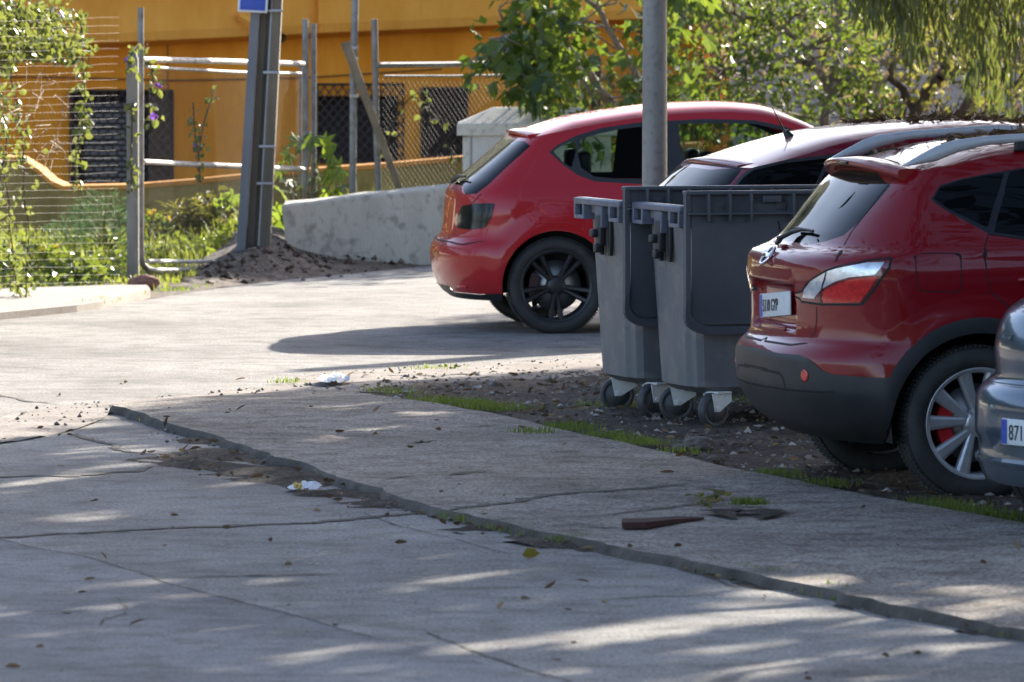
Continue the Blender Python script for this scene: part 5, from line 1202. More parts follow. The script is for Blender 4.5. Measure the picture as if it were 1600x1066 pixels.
for k, q in enumerate(wins):
    m = MB(); c4 = [(q[0], q[3]), (q[2], q[3]), (q[2], q[1]), (q[0], q[1])]
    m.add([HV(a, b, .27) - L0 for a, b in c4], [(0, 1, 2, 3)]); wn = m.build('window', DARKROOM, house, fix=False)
    g = MB(); gx = (q[0] - 2, q[1] - (18 if k == 1 else 0), q[2] + (8 if k == 1 else 2), q[3] + 2)
    C4 = [HV(gx[0], gx[3], -.06) - L0, HV(gx[2], gx[3], -.06) - L0, HV(gx[2], gx[1], -.06) - L0, HV(gx[0], gx[1], -.06) - L0]
    mesh_panel(g, *C4, .105, .0075)
    for a, b in zip(C4, C4[1:] + C4[:1]): g.tube([a, b], .012, 6)
    for zf_ in (.05, .95): 
        pA = C4[0].lerp(C4[3], zf_); g.tube([pA, pA + Vector((0, .07, 0))], .010, 6)
    g.build('window_grille', GRILLE, wn)
    if k == 0:
        s_ = MB()
        for i in range(15):
            ya = 163 + i * 8.4; pA = HV(132, ya, .12) - L0; pB = HV(214 if i else 246, ya, .12) - L0
            s_.loft([[pA + Vector((0, 0, .012)), pA + Vector((0, -.03, -.018)), pA + Vector((0, -.025, -.024)), pA + Vector((0, .006, .010))], [pB + Vector((0, 0, .012)), pB + Vector((0, -.03, -.018)), pB + Vector((0, -.025, -.024)), pB + Vector((0, .006, .010))]], smooth=False)
        s_.build('shutter', SHUT, wn)
# ------------------------------------------------------------------ vegetation
def unit(a): return a / np.maximum(np.linalg.norm(a, axis=1), 1e-9)[:, None]
def leaf_mesh(name, P, D, L, W, mat, parent=None, fold=.25, droop=0.0, rng=RNG, kind='oval'):
    n = len(P); D = unit(D); S = unit(np.cross(D, rng.normal(size=(n, 3)))); N = np.cross(D, S)
    L = np.broadcast_to(L, (n,))[:, None]; W = np.broadcast_to(W, (n,))[:, None]
    up = N * W * fold
    if kind == 'oval': T = [(0, 0, 0), (.3, .5, 1), (.68, .42, 1), (1, 0, 0), (.68, -.42, 1), (.3, -.5, 1)]
    elif kind == 'long': T = [(0, 0, 0), (.25, .5, .6), (.6, .45, .8), (1, 0, 0), (.6, -.45, .8), (.25, -.5, .6)]
    elif kind == 'lobed': T = [(0, 0, 0), (.10, .45, .6), (.62, .62, .8), (.5, .16, 0), (1, 0, 0), (.5, -.16, 0), (.62, -.62, .8), (.10, -.45, .6)]
    k = len(T); V_ = np.stack([P + D * L * a + S * W * b + up * c + np.array([0, 0, -1]) * L * droop * a * a for a, b, c in T], 1).reshape(-1, 3)
    b = (np.arange(n) * k)[:, None]
    if kind == 'lobed': tri = [(0, 1, 2), (0, 2, 3), (0, 3, 4), (0, 4, 5), (0, 5, 6), (0, 6, 7)]
    else: tri = [(0, 1, 2), (0, 2, 3), (0, 3, 4), (0, 4, 5)]
    F = np.concatenate([b + np.array(t)[None] for t in tri])
    return arrays_mesh(name, V_, F, mat, parent)
def blades(name, P, H, Wd, mat, lean=.35, parent=None, rng=RNG):
    n = len(P); a = rng.random(n) * 6.283; d = np.stack([np.cos(a), np.sin(a), 0 * a], 1); s = np.stack([-np.sin(a), np.cos(a), 0 * a], 1)
    H = np.broadcast_to(H, (n,))[:, None]; Wd = np.broadcast_to(Wd, (n,))[:, None]; l = (rng.random(n) ** 1.3)[:, None] * lean * H; z = np.array([0, 0, 1.0])
    V_ = np.stack([P - s * Wd / 2, P + s * Wd / 2, P + d * l * .35 + z * H * .55 - s * Wd * .35, P + d * l * .35 + z * H * .55 + s * Wd * .35, P + d * l + z * H * (1 - .25 * l / H)], 1).reshape(-1, 3)
    b = (np.arange(n) * 5)[:, None]; F = np.concatenate([b + np.array(t)[None] for t in ((0, 1, 2), (1, 3, 2), (2, 3, 4))])
    return arrays_mesh(name, V_, F, mat, parent)
BARK = M('grey bark', srgb(150, 134, 116), .9, col2=srgb(104, 90, 76), vs=8, bump=.6, bs=30, stretch=(1, 1, .3))
BARK_D = M('brown bark', srgb(96, 78, 62), .9, col2=srgb(64, 52, 42), vs=8, bump=.6, bs=30, stretch=(1, 1, .3))
LF_SUN = leafmat('broad leaves', (.016, .042, .012), (.032, .072, .016), (.09, .13, .025), .36, (.34, .45, .04), .25)
LF_LIGHT = leafmat('light leaves', (.035, .062, .014), (.06, .095, .02), (.14, .15, .04), .42, (.36, .44, .05), .32)
LF_OLIVE = leafmat('olive leaves', (.03, .045, .014), (.07, .075, .022), (.20, .14, .06), .4, (.42, .40, .06), .45)
LF_DRY = leafmat('dry twigs and leaves', (.14, .09, .05), (.22, .15, .09), (.30, .22, .13), .35, (.4, .28, .14), .6)
LF_EUC = leafmat('drooping leaves', (.018, .032, .012), (.035, .055, .018), (.075, .085, .028), .35, (.28, .33, .05), .35)
LF_SHADE = leafmat('canopy leaves', (.03, .05, .02), (.04, .06, .02), (.06, .07, .03), .12, (.25, .3, .05), .5)
GRASS = leafmat('grass blades', (.07, .11, .018), (.13, .16, .03), (.28, .25, .09), .45, (.5, .55, .06), .5)
GRASS_D = leafmat('short green grass', (.03, .075, .012), (.055, .11, .016), (.12, .13, .03), .4, (.4, .5, .05), .5)
FENNEL = leafmat('feathery green', (.05, .085, .045), (.07, .11, .055), (.10, .13, .06), .3, (.25, .4, .15), .5)
PURPLE = leafmat('purple petals', (.16, .06, .40), (.22, .08, .5), (.3, .08, .45), .3, (.4, .2, .6), .5)
YELLOW = leafmat('yellow petals', (.6, .38, .02), (.7, .48, .03), (.75, .55, .05), .3, (.8, .6, .05), .5)

def branch(m, a, b, r0, r1, n=7, wig=.12, seg=6, rng=RNG):
    a, b = np.array(a, float), np.array(b, float); L = np.linalg.norm(b - a); pts = []
    off = rng.normal(size=(seg + 1, 3)) * wig * L * .5
    for i in range(seg + 1):
        t = i / seg; pts.append(a + (b - a) * t + off[i] * math.sin(math.pi * t) + np.array([0, 0, .06 * L * math.sin(math.pi * t)]))
    m.tube(pts, list(np.linspace(r0, r1, seg + 1)), n, cap=False); return np.array(pts)
def tree(name, label, base, limbs, clumps, leafspec, bark, group=None, r0=.07, twig=.008, cat='tree', trunk_name='trunk'):
    root = tag(empty(name, tuple(base)), label, cat, group); B = np.array(base, float); m = MB(); S = []
    for lb in limbs:
        k = len(lb); rs = np.linspace(r0, r0 * .35, k)
        for i in range(k - 1): S.append(branch(m, np.array(lb[i]) - B, np.array(lb[i + 1]) - B, rs[i], rs[i + 1], 8, .07))
    S = np.concatenate(S)
    C = np.asarray(clumps, float) - B
    for c in C:
        d = np.linalg.norm(S - c, axis=1) + .4 * np.maximum(0, S[:, 2] - c[2]); a = S[np.argmin(d)]
        if np.linalg.norm(a - c) > .12: p = branch(m, a, c, twig * 1.6, twig * .5, 4, .16, 4)
    m.build(trunk_name, bark, root, fix=False)
    for (n_each, rad, L, W, mat, kind, droop, down) in leafspec:
        idx = np.repeat(np.arange(len(C)), n_each); n = len(idx)
        off = RNG.normal(size=(n, 3)) * rad * .6; P = C[idx] + off
        D = unit(off + RNG.normal(size=(n, 3)) * rad * .7) + np.array([0, 0, -down])
        leaf_mesh('crown', P, D, L * (.6 + .7 * RNG.random(n)), W * (.65 + .6 * RNG.random(n)), mat, root, droop=droop, kind=kind)
    return root
def pxbox(n, x0, x1, y0, y1, d0, d1, fn=None):
    out = []
    while len(out) < n:
        x, y, d = random.uniform(x0, x1), random.uniform(y0, y1), random.uniform(d0, d1)
        if fn is None or fn(x, y): out.append(tuple(V(x, y, d)))
    return out
SUNv = np.array(SUN)
def shadow_pt(P, z=0.0): P = np.asarray(P); t = (P[:, 2] - z) / SUNv[2]; return P[:, :2] - SUNv[None, :2] * t[:, None]

# fig like tree over the fence, in the sun
def f1(x, y):
    lo = 168 if x < 800 else (150 if x < 880 else 225)
    hi = -300 if x > 800 else (60 + (800 - x) * .6 if x < 800 else 0)
    return hi < y < lo and not (x < 770 and y > 150 and random.random() < .5)
cl = pxbox(28, 738, 900, -40, 230, 57.0, 58.2, f1) + pxbox(24, 890, 1085, -40, 230, 57.6, 59.8, f1) + pxbox(22, 850, 1140, -160, 0, 57.6, 60.0)
bs = V(975, 300, 59.2); bs.z = .1
tree('fig_tree', 'broad leaved green tree hanging over the chain link fence in front of the ochre house', bs,
     [[bs, V(985, 205, 59.2), V(1000, 140, 59.1), V(960, 60, 59), V(900, -30, 58.8), V(850, -160, 58.6)], [V(985, 205, 59.2), V(930, 130, 58.8), V(860, 60, 58.4), V(790, 60, 58.2), V(760, 90, 58.1)], [V(1000, 140, 59.1), V(1060, 70, 59.6), V(1080, -80, 60)], [V(985, 205, 59.2), V(1050, 150, 59.7), V(1100, 130, 60)]],
     cl, [(12, .17, .17, .13, LF_SUN, 'lobed', .15, .35), (7, .18, .12, .055, LF_LIGHT, 'oval', .1, .3)], BARK, r0=.045, twig=.007)
# grey stemmed tree, middle
t2 = V(1290, 300, 60.5); t2.z = .1
cl = pxbox(84, 1060, 1370, -20, 200, 59.3, 62) + pxbox(24, 1060, 1400, -160, -10, 59.3, 62)
tree('small_leaved_tree', 'sunlit small leaved tree with crooked grey stems behind the roof of the red hatchback', t2,
     [[t2, V(1288, 190, 60.5), V(1297, 145, 60.4), V(1270, 100, 60.3), V(1245, 60, 60.3), V(1180, 30, 60.2), V(1120, 20, 60.2)], [V(1297, 145, 60.4), V(1340, 115, 60.5), V(1400, 92, 60.6), V(1460, 70, 60.6)], [V(1297, 145, 60.4), V(1310, 60, 60.6), V(1300, -60, 60.6)], [V(1270, 100, 60.3), V(1200, 90, 60.8), V(1130, 110, 60.9)]],
     cl, [(15, .17, .085, .04, LF_LIGHT, 'oval', .1, .35), (16, .18, .095, .045, LF_SUN, 'oval', .1, .3), (5, .18, .08, .03, LF_DRY, 'oval', .1, .3)], BARK, r0=.05, twig=.007)
t3 = V(1440, 300, 61.5); t3.z = .1
cl = pxbox(70, 1340, 1680, 20, 215, 60.2, 63) + pxbox(16, 1340, 1680, -140, 20, 60.2, 63)
tree('thicket_tree', 'brownish tangled small tree with several bent stems left of the drooping dark foliage', t3,
     [[t3, V(1430, 175, 61.5), V(1390, 120, 61.4), V(1410, 60, 61.4)], [V(1430, 175, 61.5), V(1470, 120, 61.2), V(1510, 60, 61.2), V(1560, 20, 61)], [t3, V(1500, 180, 61.4), V(1550, 120, 61.5), V(1640, 90, 61.5)], [t3, V(1370, 190, 61), V(1340, 150, 61)]],
     cl, [(15, .17, .10, .05, LF_OLIVE, 'oval', .1, .3), (8, .2, .09, .03, LF_DRY, 'oval', .1, .2)], BARK_D, r0=.06, twig=.006)
# hedge of scrub in front of the dry bank
cl = pxbox(62, 1085, 2000, -40, 240, 63.2, 66.0)
bs = V(1480, 300, 64.5); bs.z = .1
tree('scrub', 'dull olive and dry brown scrub covering the bank behind the trees at the right', bs, [[bs, V(1350, 150, 64.4), V(1200, 100, 64.3), V(1110, 40, 64.3)], [bs, V(1550, 150, 64.5), V(1700, 100, 64.6), V(1900, 60, 65)], [bs, V(1450, 60, 64.5)]],
     cl, [(26, .26, .13, .06, LF_OLIVE, 'oval', .1, .3), (14, .28, .14, .03, LF_DRY, 'long', .1, .2)], BARK_D, r0=.04, twig=.006, cat='shrub', trunk_name='stems')
# drooping eucalyptus like tree at the right, its trunk outside the frame
def strands(n, fx, fy, d0, d1, seed):
    r = random.Random(seed); P = []; Dn = []; TW = []
    for _ in range(n):
        x = fx(r); d = r.uniform(d0, d1); yb = fy(r, x); b = np.array(V(x, yb, d)); ln = min(r.uniform(.5, 1.5), max(.25, 2.75 + max(0, b[0] - 3.2) * 1.4 - b[2])); t = b + np.array([r.uniform(-.2, .2), r.uniform(-.2, .2), ln])
        TW.append((t, b)); k = int(ln * 34)
        for i in range(k):
            s = r.random() ** .8; q = t + (b - t) * s; P.append(q + np.array([r.gauss(0, .035), r.gauss(0, .035), 0])); Dn.append((r.gauss(0, .35), r.gauss(0, .35), -1 - r.random()))
    return np.array(P), np.array(Dn), TW
def fyE(r, x):
    base = 30 + 150 * min(1, max(0, (x - 1330) / 200)); return r.uniform(-60, max(20, min(base, 195)) + r.uniform(-25, 18)) if x < 1520 else r.uniform(-40, 190)
PE, DE, TW = strands(210, lambda r: r.uniform(1300, 1760) if r.random() < .8 else r.uniform(1360, 1440), fyE, 49.6, 52.6, 5)
ex = tag(empty('drooping_tree', (6.6, 51.5, 0)), 'dark tree with long drooping narrow leaves hanging in at the top right corner', 'tree'); EB = np.array([6.6, 51.5, 0])
m = MB(); S1 = []
for pts in ([(0, 0, -.1), (-.1, 0, 1.5), (-.5, -.2, 3), (-1.2, -.3, 4.2), (-2.2, -.4, 4.0), (-3.1, -.5, 3.0)], [(-.5, -.2, 3), (-1.5, -.6, 3.6), (-2.6, -1.0, 3.2), (-3.4, -1.2, 2.7)], [(-.3, -.1, 2.2), (.6, .4, 4), (1.6, .8, 5.4)], [(-1.2, -.3, 4.2), (-1.4, .4, 5.6)]):
    for i in range(len(pts) - 1): S1.append(branch(m, pts[i], pts[i + 1], .17 * (1 - i * .17), .17 * (1 - (i + 1) * .17), 10, .06))
S1 = np.concatenate(S1)
for t, b in TW:
    t0 = t - EB; a = S1[np.argmin(np.linalg.norm(S1 - t0, axis=1))]; branch(m, a, t0, .012, .005, 4, .1, 4); m.tube([t0, b - EB], [.004, .002], 3, cap=False)
m.build('trunk', BARK_D, ex, fix=False)
leaf_mesh('crown', PE - EB, DE, .15 * (.6 + .7 * RNG.random(len(PE))), .026 * (.7 + .6 * RNG.random(len(PE))), LF_EUC, ex, kind='long', fold=.2)

# tall trees standing right of the parked cars: their canopies shade the foreground
shade = GP([(-60, 702), (110, 672), (250, 642), (450, 604), (590, 601), (750, 594), (920, 578)]) + [(3.5, 41.2), (6.5, 40.5), (6.0, 17.5), (-3.6, 17.5), (-3.6, 30)]
sh = np.array(shade); lo, hi = sh.min(0), sh.max(0)
HOLES = [GP(q, 0.03) for q in ([(425, 693), (500, 684), (560, 676), (628, 672), (630, 681), (540, 690), (470, 698)], [(-40, 745), (90, 728), (260, 700), (330, 690), (300, 704), (100, 742), (-40, 766)], [(250, 1034), (400, 1016), (600, 992), (700, 984), (640, 1004), (450, 1026), (270, 1044)],
     [(820, 990), (950, 966), (1090, 944), (1230, 930), (1370, 952), (1500, 972), (1620, 998), (1500, 990), (1330, 968), (1180, 966), (1000, 990), (830, 1004)], [(1230, 1012), (1380, 1002), (1540, 1000), (1540, 1010), (1400, 1016), (1240, 1024)], [(1400, 925), (1500, 912), (1620, 900), (1640, 950), (1520, 962), (1440, 944)],
     [(-20, 888), (60, 880), (110, 876), (110, 884), (-20, 896)], [(145, 878), (210, 872), (270, 870), (280, 875), (200, 882), (140, 884)], [(420, 863), (500, 857), (500, 863), (420, 867)], [(520, 905), (700, 890), (850, 880), (880, 884), (720, 899), (560, 914)], [(0, 945), (150, 938), (290, 922), (340, 920), (250, 936), (80, 950), (0, 956)],
     [(300, 740), (420, 718), (470, 716), (400, 742), (300, 756)], [(330, 655), (400, 648), (430, 650), (350, 662)], [(700, 1060), (900, 1036), (960, 1030), (860, 1060), (760, 1080)], [(1300, 1050), (1600, 1030), (1640, 1040), (1400, 1066)], [(380, 936), (450, 930), (450, 936), (390, 942)], [(560, 655), (660, 648), (750, 645), (700, 655), (590, 663)], [(0, 800), (110, 796), (230, 796), (160, 806), (0, 812)], [(1060, 922), (1180, 908), (1290, 912), (1380, 930), (1300, 936), (1180, 926), (1080, 934)], [(640, 1000), (820, 978), (1000, 962), (1010, 970), (840, 990), (660, 1012)], [(1000, 1012), (1200, 990), (1400, 982), (1420, 990), (1210, 1002), (1010, 1022)], [(880, 1056), (1100, 1036), (1240, 1030), (1240, 1040), (1100, 1048), (900, 1066)], [(140, 905), (320, 893), (330, 899), (150, 912)], [(600, 950), (760, 936), (770, 942), (620, 958)], [(0, 985), (180, 972), (190, 980), (0, 996)], [(60, 700), (180, 688), (240, 690), (120, 706)], [(480, 640), (560, 634), (600, 640), (500, 648)], [(1280, 895), (1420, 884), (1600, 872), (1610, 880), (1440, 894), (1300, 904)])]
rg = np.random.default_rng(21); N0 = 760; CL = []
while len(CL) < N0:
    g = lo + (hi - lo) * rg.random(2)
    if not pip(g[None], sh)[0] or segdist(g[None], sh, np.roll(sh, -1, 0))[0] < .3: continue
    z = rg.uniform(3.3, 8.6); c = np.array([g[0], g[1], 0]) + SUNv * z / SUNv[2]
    # keep the lane with the hatchback, and what stands behind it, in the sun
    CL.append(c)
CL = np.array(CL)
n_each = 52; idx = np.repeat(np.arange(N0), n_each); LP = CL[idx] + rg.normal(size=(len(idx), 3)) * np.array([.42, .42, .36])
sp_ = shadow_pt(LP, 0.02); keep = pip(sp_ + rg.normal(size=sp_.shape) * .10, sh) & (LP[:, 2] > 2.75)
for h in HOLES: h = np.array(h); c_ = h.mean(0); keep &= ~pip(sp_, c_ + (h - c_) * np.array([1.05, 1.45]))
fade = np.clip((sp_[:, 1] - 17) / 6, 0, 1)
LP = LP[keep]
trunks = [np.array([5.6, 29.5, 0]), np.array([7.4, 38.5, 0]), np.array([8.6, 47.5, 0])]
own = np.argmin(np.stack([np.hypot(LP[:, 0] - t[0], LP[:, 1] - t[1]) for t in trunks]), 0); ownC = np.argmin(np.stack([np.hypot(CL[:, 0] - t[0], CL[:, 1] - t[1]) for t in trunks]), 0)
for k, t in enumerate(trunks):
    root = tag(empty('shade_tree', tuple(t)), ['tall leafy tree nearest the camera, beside the silver car', 'tall leafy tree in the middle, shading the parked crossover', 'tall leafy tree farthest off, right of the drooping tree'][k], 'tree', 'tall trees shading the road')
    m = MB(); trunk_pts = branch(m, (0, 0, -.1), (.2, .1, 6.5), .2, .08, 12, .05, 8); C = CL[ownC == k] - t
    lim = [trunk_pts]
    for c in C[:: max(1, len(C) // 14)]: lim.append(branch(m, trunk_pts[np.clip(int((c[2] - 1.6) / 6.5 * 8), 2, 7)], c, .06, .02, 6, .1))
    lim = np.concatenate(lim)
    for c in C: branch(m, lim[np.argmin(np.linalg.norm(lim - c, axis=1))], c, .012, .005, 3, .1, 3)
    m.build('trunk', BARK, root, fix=False); q = LP[own == k] - t
    leaf_mesh('crown', q, RNG.normal(size=q.shape) + np.array([0, 0, -.8]), .25 * (.7 + .6 * RNG.random(len(q))), .14 * (.7 + .6 * RNG.random(len(q))), LF_SHADE, root)

# unseen wood added behind the photographer to darken reflections and camera-facing sides
n = 26000; P_ = np.column_stack([RNG.uniform(-5, 34, n), RNG.uniform(-18, -8, n), 13 * RNG.random(n) ** .8]); P_[:, 2] *= .55 + .6 * vnoise(P_[:, 0], P_[:, 1] * .3, 4.0, 95)
tag(leaf_mesh('added_woodland', P_, RNG.normal(size=P_.shape), .55, .38, LF_SHADE), 'dense dark green wood added unseen behind the viewpoint to darken reflections', 'added_woodland', kind='stuff')
# --- weeds on the verge
def scatter_px(n, x0, x1, y0, y1, zf=None, fn=None):
    out = []
    while len(out) < n:
        x, y = random.uniform(x0, x1), random.uniform(y0, y1)
        if fn and not fn(x, y): continue
        g = G(x, y); out.append((g.x, g.y, (zf(g.x, g.y) if zf else 0)))
    return np.array(out)
def vzz(P): return verge_z(P[:, :2])
n = 15000; XY = np.column_stack([RNG.uniform(-5.5, -1.6, n), RNG.uniform(50.9, 58.4, n)])
den = vnoise(XY[:, 0], XY[:, 1], .5, 71); inside = pip(XY, np.array([(-6, 50.6)] + GP([(0, 458), (100, 456), (228, 453), (240, 460), (310, 440)]) + [(-2.5, 54.5), (-2.25, 57), (-1.5, 57.5), (-1.5, 58.6), (-6, 58.6)]))
XY = XY[inside & (den > .36)]; P_ = np.column_stack([XY, verge_z(XY)])
gr = blades('grass', P_, np.where(P_[:, 1] < 54.0, .32, 1) * (.06 + .15 * RNG.random(len(P_))) * (.4 + 1.2 * vnoise(P_[:, 0], P_[:, 1], .8, 72)), .011, GRASS, .7); tag(gr, 'long sunlit weeds and grass on the verge behind the pipe gate', 'grass', kind='stuff')
n = 5200; XY = np.column_stack([RNG.uniform(-1.7, 1.6, n), RNG.uniform(57.2, 60.4, n)]); XY = XY[(XY[:, 1] < 58.3 + (XY[:, 0] + 1.7) * .75)]
P_ = np.column_stack([XY, verge_z(XY)]); gr = blades('grass', P_, .22 + .36 * RNG.random(len(P_)), .012, GRASS, .6); tag(gr, 'tall yellow green grass between the concrete block and the garden wall', 'grass', kind='stuff')
n = 5200; XY = np.column_stack([RNG.uniform(-5.2, -1.8, n), RNG.uniform(51.0, 57.6, n)]); XY = XY[pip(XY, np.array([(-6, 50.7)] + GP([(0, 457), (100, 455), (228, 452), (240, 460), (310, 440)]) + [(-2.5, 54.5), (-2.25, 57), (-2.2, 57.6), (-6, 57.6)])) & (vnoise(XY[:, 0], XY[:, 1], .4, 75) > .4) & ((XY[:, 1] > 54.6) | (XY[:, 0] < -3.05))]
P_ = np.column_stack([XY, verge_z(XY) + .02 + .16 * RNG.random(len(XY)) * vnoise(XY[:, 0], XY[:, 1], .6, 76)]); gl = leaf_mesh('ground_cover', P_, RNG.normal(size=P_.shape) * np.array([1, 1, .5]), .07 * (.5 + RNG.random(len(P_))), .045, LF_LIGHT); tag(gl, 'low leafy ground cover among the grass on the verge', 'ground cover', kind='stuff')
# broad leaved weeds
def weed(name, label, cat, base, rad, ht, n, L, W, mat, kind='oval', group=None, flowers=None, dirup=.5):
    B = np.array(base); root = tag(empty(name, base), label, cat, group); a = RNG.random(n) * 6.283; r = rad * np.sqrt(RNG.random(n)); h = ht * RNG.random(n) ** .8 * (1 - .4 * (r / rad) ** 2)
    P = np.column_stack([r * np.cos(a), r * np.sin(a), h]); m = MB()
    for i in range(0, n, max(1, n // 14)): branch(m, (0, 0, -.03), P[i], .008, .003, 4, .08, 4)
    m.build('stem', LF_OLIVE, root, fix=False)
    D = np.column_stack([np.cos(a), np.sin(a), np.full(n, dirup)]) + RNG.normal(size=(n, 3)) * .5
    leaf_mesh('foliage', P, D, L * (.6 + .7 * RNG.random(n)), W * (.7 + .6 * RNG.random(n)), mat, root, droop=.3, kind=kind)
    if flowers:
        fm, k, fs = flowers; Pf = P[RNG.integers(0, n, k)] + np.array([0, 0, .05]); [leaf_mesh('flower', np.repeat(p[None], 5, 0), RNG.normal(size=(5, 3)), fs, fs * .8, fm, root) for p in Pf]
    return root
def vb(px, py, z=None):
    g = G(px, py); return (g.x, g.y, vz(g.x, g.y) if z is None else z)
weed('feathery_shrub', 'soft bright green feathery shrub behind the wire fence at the left', 'shrub', tuple(V(165, 392, 55.2)), .30, .52, 1300, .085, .005, FENNEL, 'long', dirup=1.2)
weed('feathery_shrub', 'small feathery green shrub just left of the larger one behind the wire fence', 'shrub', tuple(V(108, 400, 55.6)), .2, .33, 500, .08, .005, FENNEL, 'long', dirup=1.2)
k_ = [('grey green weed tuft right of the pipe gate upright', 285, 402, .24, .42, 420, LF_OLIVE, 'long', .16, .016), ('dull green weed clump at the foot of the leaning pole', 338, 400, .25, .45, 330, LF_OLIVE, 'oval', .10, .05), ('yellow flowered weed beside the concrete fence post', 240, 405, .16, .3, 200, LF_LIGHT, 'oval', .07, .035), ('leafy weed with pale leaves in front of the wire fence', 120, 446, .22, .16, 160, LF_LIGHT, 'oval', .10, .05), ('broad weed at the far left below the vines', 40, 440, .3, .3, 260, LF_LIGHT, 'oval', .09, .045)]
for lb, px, py, rd_, ht, n, mt, kd, L_, W_ in k_:
    weed('weed', lb, 'weed', vb(px, py), rd_, ht, n, L_, W_, mt, kd, 'weeds on the verge', (YELLOW, 9, .03) if 'yellow' in lb or 'far left' in lb else None)
# castor plant between pole and block: long stalks carrying seven fingered leaves
def palmate(m, c, d, size, rng):
    d = Vector(d).normalized(); s = d.cross(Vector((rng.gauss(0, 1), rng.gauss(0, 1), rng.gauss(0, 1) + .3))).normalized(); nrm = d.cross(s)
    for k in range(7):
        a = R(-120 + 40 * k); L = size * (1 - .10 * abs(k - 3)); ax = d * math.cos(a) + s * math.sin(a); sd = ax.cross(nrm).normalized(); c = Vector(c)
        dr = Vector((0, 0, -.18 * L)); m.add([c, c + ax * L * .5 + sd * L * .17 + dr * .3, c + ax * L + dr, c + ax * L * .5 - sd * L * .17 + dr * .3, c + ax * L * .5 + nrm * L * .04 + dr * .3], [(0, 1, 4), (1, 2, 4), (2, 3, 4), (3, 0, 4)])
rr = random.Random(4)
CAST = leafmat('castor leaves', (.035, .08, .016), (.06, .12, .02), (.10, .15, .03), .45, (.42, .55, .04), .25)
for lb, px, D_, hts in (('palmate leaved castor plant growing between the leaning pole and the steel posts', 470, 56.9, [(440, 262), (452, 240), (470, 222), (488, 214), (505, 226), (520, 240), (532, 262), (515, 272), (497, 262), (478, 282), (455, 300), (440, 330), (500, 296), (535, 290), (450, 280), (520, 300), (447, 350), (438, 300)]), ('second smaller castor plant with dark leaves left of the leaning pole foot', 350, 57.6, [(335, 330), (350, 318), (362, 335), (345, 350), (330, 360), (365, 305), (358, 360)])):
    b = V(px, 380, D_); root = tag(empty('castor_plant', tuple(b)), lb, 'plant', 'castor plants'); m = MB(); st = MB()
    for (x, y) in hts:
        q = V(x, y, D_ + rr.uniform(-.25, .25)) - b; palmate(m, q, (rr.uniform(-1, 1), rr.uniform(-1, .2), rr.uniform(-.6, .3)), rr.uniform(.13, .21), rr); st.tube([Vector((rr.uniform(-.02, .02), 0, -.2)), q * .45 + Vector((0, 0, .05)), q], [.011, .008, .004], 5)
    m.build('foliage', CAST, root, fix=False); st.build('stem', M('reddish stalk', (.16, .09, .05), .6, col2=(.12, .12, .04)), root, fix=False)

# --- vines
VINE = leafmat('vine leaves', (.03, .055, .016), (.06, .09, .024), (.20, .19, .06), .36, (.38, .42, .07), .4)
def vine(label, paths, dens, spread, L, flowers=0, group='climbing vines'):
    b = Vector(paths[0][0]); root = tag(empty('climbing_vine', tuple(b)), label, 'vine', group); m = MB(); P = []
    for pts in paths:
        q = smooth_poly([tuple(Vector(p) - b) for p in pts], 2, False); m.tube([Vector(p) for p in q], .006, 4, cap=False)
        ln = sum(np.linalg.norm(q[i + 1] - q[i]) for i in range(len(q) - 1)); n = int(ln * dens); t = RNG.random(n) * (len(q) - 1.001); i = t.astype(int); P.append(q[i] + (q[i + 1] - q[i]) * (t - i)[:, None] + RNG.normal(size=(n, 3)) * spread)
    P = np.concatenate(P); m.build('stem', BARK_D, root, fix=False)
    leaf_mesh('foliage', P, RNG.normal(size=P.shape) + np.array([0, -.3, -.8]), L * (.5 + .8 * RNG.random(len(P))), L * .85 * (.5 + .8 * RNG.random(len(P))), VINE, root, droop=.1, kind='oval')
    if flowers: [leaf_mesh('flower', np.repeat(p[None], 6, 0), RNG.normal(size=(6, 3)) + np.array([0, -.8, .2]), .035, .034, PURPLE, root) for p in P[RNG.integers(0, len(P), flowers)] + np.array([0, -.06, 0])]
lv = lambda x, y: FV(x, y, .12 + random.uniform(-.1, .08))
paths = []
for k in range(30):
    x = random.uniform(-330, 34); y = random.uniform(25, 60); pts = [lv(x, y)]
    while y < 440: y += random.uniform(30, 60); x += random.uniform(-16, 16); pts.append(lv(x, y))
    paths.append(pts)
for k in range(12):
    x = random.uniform(-200, 20); y = random.uniform(28, 70); pts = [lv(x, y)]
    while x < 105 - k * 3: x += random.uniform(20, 40); y += random.uniform(-14, 16); pts.append(lv(x, y))
    paths.append(pts)
vine('dense leafy vine with purple flowers smothering the left end of the wire fence', paths, 60, .045, .058, 9)
vine('single leafy vine strand hanging from the top of the wire fence', [[lv(126, 20), lv(128, 60), lv(130, 110), lv(133, 150), lv(130, 200), lv(118, 230), lv(119, 290)], [lv(130, 170), lv(140, 200)]], 62, .022, .065)
vine('leafy vine wound round the top of the concrete fence post', [[FV(200, 110, -.05), FV(206, 78, -.08), FV(222, 66, -.05), FV(238, 110, -.04), FV(240, 130), FV(232, 150), FV(236, 190)], [FV(206, 300, -.07), FV(205, 240, -.07), FV(207, 160, -.07)]], 44, .025, .06, 4)
vine('thin vine shoot climbing the gate mesh with a pink flower', [[FV(313, 285, .05), FV(311, 250), FV(304, 210), FV(302, 160)], [FV(311, 240), FV(318, 190), FV(336, 140)]], 40, .022, .05, 1)
vine('sparse vine with pale leaves on the chain link fence', [[FV(600, 240), FV(615, 190), FV(640, 150), FV(668, 140), FV(672, 190)], [FV(668, 170), FV(690, 190), FV(700, 230), FV(712, 250)]], 16, .03, .07, 0)
